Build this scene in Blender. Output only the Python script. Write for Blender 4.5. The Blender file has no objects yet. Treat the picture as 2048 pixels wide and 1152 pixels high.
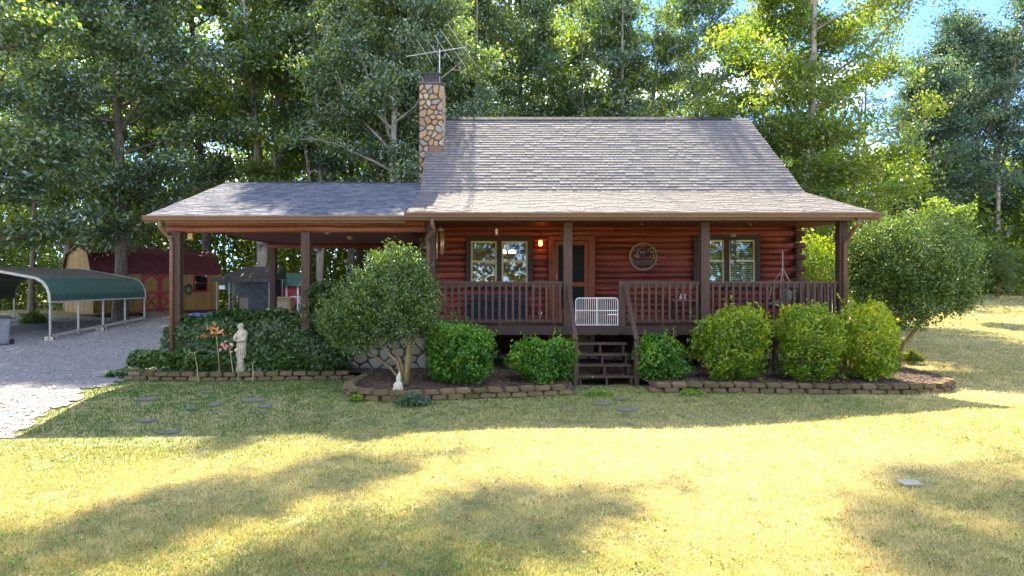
import bpy, bmesh, math, random
import numpy as np
from mathutils import Matrix, Vector

# ------------------------------------------------------------------ scene, camera, light
SC = bpy.context.scene
COL = SC.collection
H = 2.12                                   # eye height above the yard
F, CX, CY = 1365.0, 962.0, 565.0           # focal length and vanishing point, photo pixels
cam_d = bpy.data.cameras.new('camera')
cam_d.sensor_width = 36.0
cam_d.lens = F / 2048 * 36
cam_d.shift_x = (1024 - CX) / 2048
cam_d.shift_y = -(576 - CY) / 2048
cam_d.clip_start, cam_d.clip_end = 0.1, 2000
cam = bpy.data.objects.new('camera', cam_d)
COL.objects.link(cam)
cam.location = (0, 0, H)
cam.rotation_euler = (math.radians(90), 0, 0)
SC.camera = cam

SUN_DIR = Vector((0.0, 1.05, 1.0)).normalized()      # towards the sun: high behind the house
SUN_EL = math.asin(SUN_DIR.z)
SUN_AZ = math.atan2(SUN_DIR.x, SUN_DIR.y)
sun_d = bpy.data.lights.new('sun', 'SUN')
sun_d.energy = 4.0
sun_d.angle = math.radians(0.5)
sun_d.color = (1.0, 0.88, 0.68)
sun = bpy.data.objects.new('sun', sun_d)
COL.objects.link(sun)
sun.rotation_euler = SUN_DIR.to_track_quat('Z', 'Y').to_euler()

W = bpy.data.worlds.new('World')
SC.world = W
W.use_nodes = True
nt = W.node_tree
bg = nt.nodes['Background']
sky = nt.nodes.new('ShaderNodeTexSky')
sky.sky_type = 'NISHITA'
sky.sun_disc = False
sky.sun_elevation = SUN_EL
sky.sun_rotation = SUN_AZ
sky.air_density = 0.4
sky.dust_density = 0.0
sky.ozone_density = 7.0
# scattered fair weather clouds, added evenly all over the sky as bright neutral fill
tc = nt.nodes.new('ShaderNodeTexCoord')
sp_ = nt.nodes.new('ShaderNodeSeparateXYZ')
nt.links.new(tc.outputs['Generated'], sp_.inputs[0])
zz_ = nt.nodes.new('ShaderNodeMath')
zz_.operation = 'MAXIMUM'
zz_.inputs[1].default_value = 0.0
nt.links.new(sp_.outputs['Z'], zz_.inputs[0])
za_ = nt.nodes.new('ShaderNodeMath')
za_.inputs[1].default_value = 0.22
nt.links.new(zz_.outputs[0], za_.inputs[0])
dv = nt.nodes.new('ShaderNodeVectorMath')
dv.operation = 'DIVIDE'
cb = nt.nodes.new('ShaderNodeCombineXYZ')
for k_ in range(3):
    nt.links.new(za_.outputs[0], cb.inputs[k_])
nt.links.new(tc.outputs['Generated'], dv.inputs[0])
nt.links.new(cb.outputs[0], dv.inputs[1])
mp = nt.nodes.new('ShaderNodeMapping')
mp.inputs['Location'].default_value = (1.3, 9.4, 0.0)
mp.inputs['Scale'].default_value = (1.0, 1.0, 0.0)
nt.links.new(dv.outputs[0], mp.inputs['Vector'])
no = nt.nodes.new('ShaderNodeTexNoise')
no.inputs['Scale'].default_value = 1.7
no.inputs['Detail'].default_value = 7
no.inputs['Roughness'].default_value = 0.55
nt.links.new(mp.outputs['Vector'], no.inputs['Vector'])
rp = nt.nodes.new('ShaderNodeValToRGB')
rp.color_ramp.elements[0].position = 0.51
rp.color_ramp.elements[1].position = 0.70
nt.links.new(no.outputs['Fac'], rp.inputs['Fac'])
mx = nt.nodes.new('ShaderNodeMix')
mx.data_type = 'RGBA'
mx.inputs[7].default_value = (14.5, 15.2, 16.8, 1)
nt.links.new(rp.outputs['Color'], mx.inputs['Factor'])
nt.links.new(sky.outputs['Color'], mx.inputs[6])
nt.links.new(mx.outputs[2], bg.inputs['Color'])
bg.inputs['Strength'].default_value = 0.12

SC.view_settings.view_transform = 'Standard'
SC.view_settings.look = 'None'
SC.view_settings.gamma = 1.0
SC.view_settings.use_curve_mapping = False
SC.view_settings.exposure = 2.6
SC.render.engine = 'CYCLES'
cy = SC.cycles
cy.max_bounces = 6
cy.diffuse_bounces = 4
cy.glossy_bounces = 3
cy.transmission_bounces = 4
cy.transparent_max_bounces = 8
cy.sample_clamp_indirect = 4.0
cy.caustics_reflective = False
cy.caustics_refractive = False
cy.use_denoising = True
cy.denoiser = 'OPENIMAGEDENOISE'
cy.denoising_input_passes = 'RGB_ALBEDO_NORMAL'

# ------------------------------------------------------------------ helpers
R = random.Random(7)
NP = np.random.default_rng(7)


def at(px, py, d):
    """point seen at photo pixel px, py when it stands d metres in front of the camera"""
    return Vector(((px - CX) * d / F, d, H - (py - CY) * d / F))


def sst(t):
    t = np.clip(t, 0, 1)
    return t * t * (3 - 2 * t)


def G(x, y):
    """height of the ground"""
    x = np.asarray(x, float)
    y = np.asarray(y, float)
    dip = -sst((13.2 - y) / 3.0) * (0.36 - 0.20 * sst((x + 7) / 9) - .32 * sst((x - 2) / 8))
    left = 0.45 * sst((y - 22) / 14)
    right = 2.0 * np.clip((y - 16.5) / 45, 0, 1.0)
    k = sst((x - 8.0) / 6)
    far = 0.035 * np.clip(y - 70, 0, 60)
    und = 0.02 * np.sin(x * .9 + 1) * np.sin(y * .8)
    return dip + left * (1 - k) + right * k + far + und


def vn(x, y, s, seed=0):
    """smooth random field of cell size s, 0 to 1"""
    x = np.asarray(x, float) / s
    y = np.asarray(y, float) / s
    xi, yi = np.floor(x).astype(int), np.floor(y).astype(int)
    fx, fy = sst(x - xi), sst(y - yi)

    def hsh(i, j):
        v = np.sin(i * 127.1 + j * 311.7 + seed * 74.7) * 43758.5453
        return v - np.floor(v)
    a = hsh(xi, yi) * (1 - fx) + hsh(xi + 1, yi) * fx
    b = hsh(xi, yi + 1) * (1 - fx) + hsh(xi + 1, yi + 1) * fx
    return a * (1 - fy) + b * fy


def g(x, y):
    return float(G(x, y))


WM = {}


def link(o, parent=None):
    COL.objects.link(o)
    if parent is not None:
        o.parent = parent
        if parent in WM:
            o.matrix_parent_inverse = WM[parent]
    return o


def thing(name, label, cat, loc=(0, 0, 0), group=None):
    o = bpy.data.objects.new(name, None)
    o.empty_display_size = 0.2
    o.location = loc
    COL.objects.link(o)
    WM[o] = Matrix.Translation(-Vector(loc))
    return tag(o, label, cat, group)


def tag(o, label=None, cat=None, group=None, kind=None):
    if label:
        o['label'] = label
    if cat:
        o['category'] = cat
    if group:
        o['group'] = group
    if kind:
        o['kind'] = kind
    return o


def obj(name, me, m=None, parent=None, loc=None, rot=None, scale=None):
    o = bpy.data.objects.new(name, me)
    if m is not None and not me.materials:
        me.materials.append(m)
    if loc is not None:
        o.location = loc
    if rot is not None:
        o.rotation_euler = rot
    if scale is not None:
        o.scale = scale
    return link(o, parent)


class MB:
    def __init__(s):
        s.v, s.f, s.t = [], [], []

    def add(s, v, f, tint=0.0):
        n = len(s.v)
        s.v.extend([tuple(p) for p in v])
        s.f.extend([tuple(i + n for i in q) for q in f])
        s.t.extend([tint] * len(v))
        return s

    def box(s, x0, x1, y0, y1, z0, z1, tint=0.0):
        return s.add([(x0, y0, z0), (x1, y0, z0), (x1, y1, z0), (x0, y1, z0), (x0, y0, z1), (x1, y0, z1), (x1, y1, z1), (x0, y1, z1)],
                     [(0, 3, 2, 1), (4, 5, 6, 7), (0, 1, 5, 4), (1, 2, 6, 5), (2, 3, 7, 6), (3, 0, 4, 7)], tint)

    def bar(s, a, b, w, h, up=(0, 0, 1), tint=0.0):
        a, b, up = Vector(a), Vector(b), Vector(up)
        d = (b - a).normalized()
        sx = d.cross(up)
        if sx.length < 1e-4:
            sx = d.cross(Vector((0, 1, 0)))
        sx.normalize()
        u = sx.cross(d).normalized()
        q = [(-1, -1), (1, -1), (1, 1), (-1, 1)]
        v = [a + sx * (i * w / 2) + u * (j * h / 2) for i, j in q] + [b + sx * (i * w / 2) + u * (j * h / 2) for i, j in q]
        return s.add(v, [(0, 1, 2, 3), (7, 6, 5, 4), (0, 4, 5, 1), (1, 5, 6, 2), (2, 6, 7, 3), (3, 7, 4, 0)], tint)

    def tube(s, pts, rad, n=6, cap=True, tint=0.0):
        pts = [Vector(p) for p in pts]
        if not hasattr(rad, '__len__'):
            rad = [rad] * len(pts)
        v, f = [], []
        ref = None
        for i, p in enumerate(pts):
            d = (pts[min(i + 1, len(pts) - 1)] - pts[max(i - 1, 0)]).normalized()
            if ref is None:
                ref = d.orthogonal().normalized()
            a = (ref - d * ref.dot(d))
            a = a.normalized() if a.length > 1e-5 else d.orthogonal().normalized()
            ref = a
            b = d.cross(a)
            for k in range(n):
                t = 2 * math.pi * k / n
                v.append(p + (a * math.cos(t) + b * math.sin(t)) * rad[i])
        for i in range(len(pts) - 1):
            for k in range(n):
                f.append((i * n + k, i * n + (k + 1) % n, (i + 1) * n + (k + 1) % n, (i + 1) * n + k))
        if cap:
            f.append(tuple(range(n - 1, -1, -1)))
            f.append(tuple((len(pts) - 1) * n + k for k in range(n)))
        return s.add(v, f, tint)

    def loft(s, rings, n=12):
        """rings: (cx, cy, z, rx, ry)"""
        v, f = [], []
        for cx, cy_, z, rx, ry in rings:
            for k in range(n):
                t = 2 * math.pi * k / n
                v.append((cx + rx * math.cos(t), cy_ + ry * math.sin(t), z))
        for i in range(len(rings) - 1):
            for k in range(n):
                f.append((i * n + k, i * n + (k + 1) % n, (i + 1) * n + (k + 1) % n, (i + 1) * n + k))
        f.append(tuple(range(n - 1, -1, -1)))
        f.append(tuple((len(rings) - 1) * n + k for k in range(n)))
        return s.add(v, f)

    def ball(s, c, rx, ry, rz, n=10, m=7):
        rings = []
        for i in range(m):
            a = -math.pi / 2 + math.pi * (i + .35) / (m - .3)
            rings.append((c[0], c[1], c[2] + rz * math.sin(a), rx * math.cos(a), ry * math.cos(a)))
        return s.loft(rings, n)

    def mesh(s, name, smooth=False):
        me = bpy.data.meshes.new(name)
        me.from_pydata(s.v, [], s.f)
        if any(s.t):
            at_ = me.attributes.new('tint', 'FLOAT', 'POINT')
            at_.data.foreach_set('value', s.t)
        if smooth:
            me.polygons.foreach_set('use_smooth', [True] * len(me.polygons))
        return me

    def build(s, name, m, parent=None, smooth=False):
        return obj(name, s.mesh(name, smooth), m, parent)


def np_mesh(name, V, faces, tint=None):
    """V (n,3) array, faces (m,k) int array"""
    me = bpy.data.meshes.new(name)
    n, (m, k) = len(V), faces.shape
    me.vertices.add(n)
    me.vertices.foreach_set('co', np.ascontiguousarray(V, np.float32).ravel())
    me.loops.add(m * k)
    me.loops.foreach_set('vertex_index', np.ascontiguousarray(faces, np.int32).ravel())
    me.polygons.add(m)
    me.polygons.foreach_set('loop_start', np.arange(0, m * k, k, dtype=np.int32))
    try:
        me.polygons.foreach_set('loop_total', np.full(m, k, np.int32))
    except Exception:
        pass
    me.update(calc_edges=True)
    if tint is not None:
        a = me.attributes.new('tint', 'FLOAT', 'POINT')
        a.data.foreach_set('value', np.ascontiguousarray(tint, np.float32))
    return me


def unit(v):
    return v / np.maximum(np.linalg.norm(v, axis=1, keepdims=True), 1e-6)


def leaf_mesh(name, C, size, rng, out=None, width=0.42, tint=None, fold=0.12, droop=0.25, align=0.0):
    """small folded leaves, one per row of C; out = preferred facing normals"""
    n = len(C)
    size = np.broadcast_to(np.asarray(size, float), (n,))[:, None] * rng.uniform(0.65, 1.3, (n, 1))
    nrm = unit(rng.normal(size=(n, 3)))
    if out is not None:
        nrm = unit(nrm * (1 - align) + out * align)
    a = rng.normal(size=(n, 3))
    a[:, 2] -= droop
    a = unit(a - nrm * np.sum(a * nrm, 1, keepdims=True))
    b = np.cross(nrm, a)
    base = C - a * size * .5
    tip = C + a * size * .5
    up = nrm * size * fold
    l = C + b * size * width * .5 + up - a * size * .06
    r = C - b * size * width * .5 + up - a * size * .06
    V = np.stack([base, l, tip, r], 1).reshape(-1, 3)
    i = np.arange(n)[:, None] * 4
    faces = np.concatenate([i + np.array([[0, 2, 1]]), i + np.array([[0, 3, 2]])], 1).reshape(-1, 3)
    if tint is None:
        tint = rng.uniform(0.01, 1, n)
    return np_mesh(name, V, faces, np.repeat(tint, 4))


# ------------------------------------------------------------------ materials
def new_mat(name):
    m = bpy.data.materials.new(name)
    m.use_nodes = True
    t = m.node_tree
    for n in list(t.nodes):
        t.nodes.remove(n)
    out = t.nodes.new('ShaderNodeOutputMaterial')
    return m, t, out


def vec(t, scale=(1, 1, 1), use_random=True):
    tc = t.nodes.new('ShaderNodeTexCoord')
    mp = t.nodes.new('ShaderNodeMapping')
    mp.inputs['Scale'].default_value = scale
    if use_random:
        oi = t.nodes.new('ShaderNodeObjectInfo')
        ml = t.nodes.new('ShaderNodeMath')
        ml.operation = 'MULTIPLY'
        ml.inputs[1].default_value = 61.7
        ad = t.nodes.new('ShaderNodeVectorMath')
        t.links.new(oi.outputs['Random'], ml.inputs[0])
        t.links.new(tc.outputs['Object'], ad.inputs[0])
        t.links.new(ml.outputs[0], ad.inputs[1])
        t.links.new(ad.outputs[0], mp.inputs['Vector'])
    else:
        t.links.new(tc.outputs['Object'], mp.inputs['Vector'])
    return mp.outputs['Vector']


def noise(t, v, scale, detail=4, rough=.6):
    n = t.nodes.new('ShaderNodeTexNoise')
    n.inputs['Scale'].default_value = scale
    n.inputs['Detail'].default_value = detail
    n.inputs['Roughness'].default_value = rough
    t.links.new(v, n.inputs['Vector'])
    return n.outputs['Fac']


def ramp(t, fac, stops):
    r = t.nodes.new('ShaderNodeValToRGB')
    e = r.color_ramp.elements
    while len(e) < len(stops):
        e.new(.5)
    for i, (p, c) in enumerate(stops):
        e[i].position = p
        e[i].color = (*c, 1)
    t.links.new(fac, r.inputs['Fac'])
    return r.outputs['Color']


def mixc(t, fac, a, b, mode='MIX'):
    m = t.nodes.new('ShaderNodeMix')
    m.data_type = 'RGBA'
    m.blend_type = mode
    for s, val in ((m.inputs['Factor'], fac), (m.inputs[6], a), (m.inputs[7], b)):
        if isinstance(val, (int, float)):
            s.default_value = val
        elif isinstance(val, tuple):
            s.default_value = (*val, 1)
        else:
            t.links.new(val, s)
    return m.outputs[2]


def surf(name, c1, c2, scale=4, rough=.75, stretch=(1, 1, 1), bump=.15, bscale=None, rnd=.25, spec=.3, metal=0.0, c3=None, bdist=.01):
    """painted or stained surface: two tones of noise, some per-piece variation, fine relief"""
    m, t, out = new_mat(name)
    p = t.nodes.new('ShaderNodeBsdfPrincipled')
    v = vec(t, stretch)
    f = noise(t, v, scale, 6, .62)
    stops = [(.3, c1), (.7, c2)] if c3 is None else [(.28, c1), (.52, c2), (.72, c3)]
    col = ramp(t, f, stops)
    oi = t.nodes.new('ShaderNodeObjectInfo')
    mr = t.nodes.new('ShaderNodeMapRange')
    mr.inputs['To Min'].default_value = 1 - rnd
    mr.inputs['To Max'].default_value = 1 + rnd
    t.links.new(oi.outputs['Random'], mr.inputs['Value'])
    col = mixc(t, 1.0, col, mr.outputs['Result'], 'MULTIPLY')
    t.links.new(col, p.inputs['Base Color'])
    p.inputs['Roughness'].default_value = rough
    p.inputs['Specular IOR Level'].default_value = spec
    p.inputs['Metallic'].default_value = metal
    if bump:
        b = t.nodes.new('ShaderNodeBump')
        b.inputs['Strength'].default_value = bump
        b.inputs['Distance'].default_value = bdist
        t.links.new(noise(t, v, bscale or scale * 4, 5, .65), b.inputs['Height'])
        t.links.new(b.outputs['Normal'], p.inputs['Normal'])
    t.links.new(p.outputs[0], out.inputs['Surface'])
    return m


def leaf_mat(name, cols, trans=.45, gloss=.06, rough=.35, tcol=None):
    """cols: dark to light leaf tones; leaves let light through"""
    m, t, out = new_mat(name)
    a = t.nodes.new('ShaderNodeAttribute')
    a.attribute_name = 'tint'
    oi = t.nodes.new('ShaderNodeObjectInfo')
    md = t.nodes.new('ShaderNodeMath')
    md.operation = 'MULTIPLY_ADD'
    md.inputs[1].default_value = .22
    t.links.new(oi.outputs['Random'], md.inputs[0])
    sb = t.nodes.new('ShaderNodeMath')
    sb.operation = 'SUBTRACT'
    sb.inputs[1].default_value = .11
    t.links.new(a.outputs['Fac'], sb.inputs[0])
    t.links.new(sb.outputs[0], md.inputs[2])
    n = len(cols)
    col = ramp(t, md.outputs[0], [(i / (n - 1), c) for i, c in enumerate(cols)])
    df = t.nodes.new('ShaderNodeBsdfDiffuse')
    tr = t.nodes.new('ShaderNodeBsdfTranslucent')
    gl = t.nodes.new('ShaderNodeBsdfGlossy')
    gl.inputs['Roughness'].default_value = rough
    gl.inputs['Color'].default_value = (1, 1, 1, 1)
    t.links.new(col, df.inputs['Color'])
    tc_ = mixc(t, 1.0, col, tcol or (1.7, 1.5, .6), 'MULTIPLY')
    t.links.new(tc_, tr.inputs['Color'])
    m1 = t.nodes.new('ShaderNodeMixShader')
    m1.inputs[0].default_value = trans
    t.links.new(df.outputs[0], m1.inputs[1])
    t.links.new(tr.outputs[0], m1.inputs[2])
    m2 = t.nodes.new('ShaderNodeMixShader')
    m2.inputs[0].default_value = gloss
    t.links.new(m1.outputs[0], m2.inputs[1])
    t.links.new(gl.outputs[0], m2.inputs[2])
    t.links.new(m2.outputs[0], out.inputs['Surface'])
    return m


def tint_mat(name, stops, rough=.85, bump=.2, bscale=60, nscale=6, namt=.35, spec=.25):
    """colour from the per-piece tint value or the object's own random number"""
    m, t, out = new_mat(name)
    a = t.nodes.new('ShaderNodeAttribute')
    a.attribute_name = 'tint'
    oi = t.nodes.new('ShaderNodeObjectInfo')
    ad = t.nodes.new('ShaderNodeMath')
    t.links.new(a.outputs['Fac'], ad.inputs[0])
    t.links.new(oi.outputs['Random'], ad.inputs[1])
    fr = t.nodes.new('ShaderNodeMath')
    fr.operation = 'FRACT'
    t.links.new(ad.outputs[0], fr.inputs[0])
    col = ramp(t, fr.outputs[0], stops)
    v = vec(t)
    f = noise(t, v, nscale, 6, .65)
    mr = t.nodes.new('ShaderNodeMapRange')
    mr.inputs['To Min'].default_value = 1 - namt
    mr.inputs['To Max'].default_value = 1 + namt
    t.links.new(f, mr.inputs['Value'])
    col = mixc(t, 1.0, col, mr.outputs['Result'], 'MULTIPLY')
    p = t.nodes.new('ShaderNodeBsdfPrincipled')
    p.inputs['Roughness'].default_value = rough
    p.inputs['Specular IOR Level'].default_value = spec
    t.links.new(col, p.inputs['Base Color'])
    b = t.nodes.new('ShaderNodeBump')
    b.inputs['Strength'].default_value = bump
    b.inputs['Distance'].default_value = .01
    t.links.new(noise(t, v, bscale, 4, .6), b.inputs['Height'])
    t.links.new(b.outputs['Normal'], p.inputs['Normal'])
    t.links.new(p.outputs[0], out.inputs['Surface'])
    return m


M = {}
M['log_red'] = surf('stained_log', (.07, .016, .010), (.26, .058, .033), 2.2, .55, (.5, 9, 9), .3, 9, .28, .3, c3=(.38, .10, .056))
M['log_end'] = surf('log_end_grain', (.035, .013, .01), (.10, .04, .03), 9, .75, (1, 1, 1), .2)
M['chink'] = surf('wall_backing', (.03, .013, .01), (.06, .026, .02), 5, .9)
M['beam'] = surf('stained_beam', (.10, .032, .016), (.36, .12, .052), 2.0, .55, (.5, 8, 8), .2, 8, .15)
M['ceil'] = surf('ceiling_board', (.12, .035, .02), (.24, .075, .04), 2, .6, (.6, 7, 7), .2, 9, .15)
M['ceil_red'] = surf('porch_ceiling_board', (.12, .022, .014), (.26, .055, .035), 2, .6, (.6, 7, 7), .2, 9, .15)
M['trim'] = surf('dark_brown_paint', (.036, .020, .015), (.054, .031, .023), 7, .55, (1, 1, 1), .12, 40, .1)
M['post'] = surf('brown_post_paint', (.058, .031, .021), (.095, .053, .037), 5, .6, (7, 7, .6), .2, 8, .12)
M['rail'] = surf('brown_rail_paint', (.066, .036, .026), (.10, .057, .042), 6, .6, (3, 3, 1), .15, 30, .12)
M['gutter'] = surf('brown_gutter', (.14, .076, .048), (.19, .105, .066), 3, .45, (.4, 3, 3), .05, 20, .05)
M['door_wood'] = surf('orange_wood', (.15, .036, .015), (.32, .085, .034), 3, .55, (8, 8, .5), .2, 9, .12)
M['cream'] = surf('cream_window_frame', (.62, .52, .26), (.72, .62, .34), 6, .5, (1, 1, 1), .05, 30, .05)
M['white'] = surf('white_enamel', (.72, .70, .66), (.82, .80, .77), 6, .45, (1, 1, 1), .05, 30, .03)
M['shingle'] = tint_mat('roof_shingle', [(0, (.140, .126, .118)), (.35, (.162, .146, .137)), (.7, (.182, .165, .154)), (1, (.150, .135, .126))], .9, .35, 90, 3, .28)
M['shingle_shade'] = tint_mat('shaded_carport_shingle', [(0, (.075, .082, .10)), (.35, (.115, .122, .145)), (.7, (.16, .166, .185)), (1, (.095, .103, .125))], .9, .35, 90, 3, .25)  # darker, bluer shingle: the carport roof's shade is put into the colour
M['ridge'] = surf('ridge_cap', (.014, .014, .016), (.03, .03, .034), 8, .9, (1, 1, 1), .2)
STONES = [(0, (.25, .145, .085)), (.16, (.37, .23, .125)), (.32, (.31, .24, .17)), (.48, (.43, .36, .26)), (.62, (.24, .205, .175)), (.78, (.40, .27, .155)), (1, (.28, .17, .11))]
M['stone'] = tint_mat('field_stone', STONES, .85, .5, 22, 9, .4)
M['mortar'] = surf('mortar', (.07, .058, .046), (.14, .118, .095), 12, .95, (1, 1, 1), .3)
M['grey_stone'] = tint_mat('grey_field_stone', [(0, (.24, .22, .19)), (.5, (.36, .33, .28)), (1, (.29, .25, .20))], .9, .5, 22, 9, .4)
M['flag'] = tint_mat('flagstone', [(0, (.12, .12, .085)), (.5, (.17, .165, .12)), (1, (.14, .135, .095))], .9, .4, 25, 6, .35)
M['block'] = tint_mat('edging_block', [(0, (.15, .095, .05)), (.3, (.20, .14, .075)), (.6, (.13, .105, .04)), (.8, (.18, .125, .07)), (1, (.11, .09, .035))], .95, .6, 30, 7, .55)
M['metal'] = surf('galvanised_metal', (.32, .33, .34), (.45, .46, .47), 5, .4, (1, 1, 1), .05, 20, .05, metal=.7)
M['metal_dark'] = surf('dark_metal', (.035, .035, .04), (.06, .06, .066), 8, .45, (1, 1, 1), .05, 20, .05)
M['antenna'] = surf('antenna_aluminium', (.45, .43, .40), (.58, .55, .52), 10, .45, (1, 1, 1), .05, 20, .05, metal=.5)
M['green_metal'] = surf('green_painted_steel', (.055, .115, .09), (.085, .155, .125), 3, .4, (1, 1, 1), .05, 12, .04)
M['litter_roof'] = surf('leaf_covered_green_steel', (.08, .10, .08), (.24, .18, .12), 5, .85, (1, 1, 1), .5, 20, .04)
M['cream_steel'] = surf('cream_steel', (.40, .36, .28), (.52, .48, .39), 5, .5, (1, 1, 1), .05, 12, .04)
M['yellow_wood'] = surf('yellow_siding', (.25, .14, .04), (.42, .255, .085), 3, .7, (6, 6, .5), .15, 10, .18)
M['red_paint'] = surf('red_trim_paint', (.30, .035, .035), (.42, .06, .055), 5, .6, (1, 1, 1), .1, 20, .05)
M['red_roof'] = surf('dark_red_metal_roof', (.10, .022, .022), (.17, .042, .04), 3, .45, (1, 1, 1), .08, 12, .08)
M['grey_wood'] = surf('weathered_wood', (.20, .14, .09), (.36, .27, .18), 3, .8, (6, 1, 6), .25, 10, .2)
M['tarp'] = surf('brown_tarp', (.045, .036, .032), (.09, .072, .064), 3, .7, (1, 1, 1), .3, 6, .05, bdist=.03)
M['blue_tarp'] = surf('blue_tarp', (.02, .07, .24), (.05, .14, .40), 5, .5, (1, 1, 1), .5, 7, .05, bdist=.03)
M['dark_in'] = surf('dark_plastic', (.012, .012, .014), (.022, .022, .025), 5, .6)
M['navy'] = surf('dark_blue_bench_paint', (.010, .014, .024), (.018, .024, .038), 5, .6)
M['bark'] = surf('bark', (.09, .066, .048), (.26, .20, .15), 5, .95, (3, 3, .6), .8, 7, .25, bdist=.03)
M['bark_pale'] = surf('pale_bark', (.20, .155, .115), (.46, .38, .29), 5, .95, (3, 3, .6), .7, 7, .2, bdist=.03)
M['twig'] = surf('shrub_bark', (.16, .11, .045), (.34, .25, .11), 8, .9, (3, 3, .6), .5, 12, .2)
M['concrete'] = surf('mossy_concrete', (.34, .29, .17), (.60, .54, .40), 9, .95, (1, 1, 1), .4, 30, .1, c3=(.42, .39, .22))
M['brass'] = surf('brass_tube', (.55, .36, .16), (.72, .50, .26), 6, .35, (1, 1, 1), .02, 20, .05, metal=.6)
M['straw'] = surf('dry_stalk', (.40, .30, .14), (.58, .45, .24), 10, .9)
M['soil'] = surf('mulch_soil', (.05, .030, .02), (.14, .088, .06), 14, .95, (1, 1, 1), .9, 25, .05, bdist=.04)
M['mulch'] = tint_mat('bark_mulch', [(0, (.06, .035, .022)), (.4, (.14, .085, .055)), (.75, (.23, .15, .10)), (1, (.36, .25, .17))], .95, .2, 40, 8, .3)
M['gravel'] = surf('gravel_bed', (.13, .118, .108), (.28, .26, .245), 26, .95, (1, 1, 1), .9, 45, .05, c3=(.21, .19, .175), bdist=.03)
M['pebble'] = tint_mat('gravel_stone', [(0, (.15, .14, .135)), (.4, (.26, .245, .235)), (.8, (.36, .34, .325)), (1, (.21, .185, .165))], .9, .2, 40, 20, .3)
M['road'] = surf('pale_road', (.36, .34, .31), (.46, .44, .41), 3, .9, (1, 1, 1), .2)
M['thatch'] = surf('lawn_thatch', (.075, .085, .027), (.32, .275, .115), 3.1, .95, (1, 1, 1), .8, 34, .0, c3=(.21, .19, .065), bdist=.03)
M['orange_leaf'] = leaf_mat('orange_leaf', [(.55, .16, .03), (.75, .30, .07), (.85, .42, .12)], .3)
M['pink_leaf'] = leaf_mat('faded_pink_leaf', [(.55, .22, .16), (.75, .36, .27), (.8, .5, .38)], .3)
TREE_T = (1.75, 1.75, .5)
M['leaf_oak'] = leaf_mat('oak_leaf', [(.035, .085, .048), (.085, .155, .060), (.17, .235, .055), (.36, .37, .06)], .46, .09, .32, TREE_T)
M['leaf_dark'] = leaf_mat('dark_tree_leaf', [(.030, .078, .050), (.070, .140, .066), (.13, .200, .062), (.26, .30, .06)], .40, .10, .32, TREE_T)
M['leaf_yellow'] = leaf_mat('yellowing_leaf', [(.06, .12, .03), (.11, .18, .03), (.17, .23, .03), (.25, .27, .035)], .55, .05, .4, TREE_T)
M['leaf_blue_haze'] = leaf_mat('blue_green_haze_leaf', [(0.03, 0.072, 0.051), (0.06, 0.12, 0.072), (0.105, 0.1725, 0.087), (0.165, 0.225, 0.09)], .35, .05, .4, (1.6, 1.5, .8))  # blue green also carries the distance haze of the far right trees
M['leaf_shrub'] = leaf_mat('shrub_leaf', [(.03, .10, .010), (.07, .20, .016), (.15, .32, .022), (.30, .44, .035)], .42, .03, .35, (1.9, 1.6, .5))
M['leaf_yshrub'] = leaf_mat('yellow_shrub_leaf', [(0.0575, 0.1344, 0.008), (0.1495, 0.2688, 0.012), (0.3105, 0.4032, 0.018), (0.552, 0.5376, 0.03)], .45, .03, .35, (1.9, 1.6, .5))
M['leaf_holly'] = leaf_mat('glossy_evergreen_leaf', [(0.023, 0.0605, 0.0144), (0.0575, 0.1265, 0.0234), (0.1265, 0.209, 0.036), (0.299, 0.352, 0.081)], .3, .045, .4, (1.7, 1.6, .6))
M['leaf_ivy'] = leaf_mat('ivy_leaf', [(0.0155, 0.0442, 0.01), (0.031, 0.0767, 0.0144), (0.0588, 0.1254, 0.0173), (0.1083, 0.1991, 0.0231)], .25, .045, .4)
M['leaf_fir'] = leaf_mat('evergreen_spray', [(0.018, 0.051, 0.0176), (0.036, 0.0825, 0.022), (0.0675, 0.1275, 0.0264), (0.1125, 0.18, 0.033)], .25, .06, .4)
M['leaf_under'] = leaf_mat('understorey_leaf', [(0.0403, 0.0862, 0.0198), (0.0862, 0.1495, 0.0242), (0.161, 0.2185, 0.0286), (0.276, 0.2875, 0.0385)], .55, .05, .4, TREE_T)
M['grass'] = leaf_mat('grass_blade', [(.05, .15, .02), (.14, .22, .035), (.34, .33, .10), (.60, .51, .23), (.76, .65, .38)], .35, .03, .5, (1.35, 1.25, .8))
M['litter'] = leaf_mat('fallen_leaf', [(.13, .05, .02), (.28, .11, .04), (.40, .20, .08)], .1, .02, .6)


def emit(name, col, s):
    m, t, out = new_mat(name)
    e = t.nodes.new('ShaderNodeEmission')
    e.inputs['Color'].default_value = (*col, 1)
    e.inputs['Strength'].default_value = s
    t.links.new(e.outputs[0], out.inputs['Surface'])
    return m


M['lamp'] = emit('lit_amber_glass', (1.0, .16, .02), 5)
M['bulb'] = emit('lit_lampshade', (1.0, .72, .35), 4)


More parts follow.
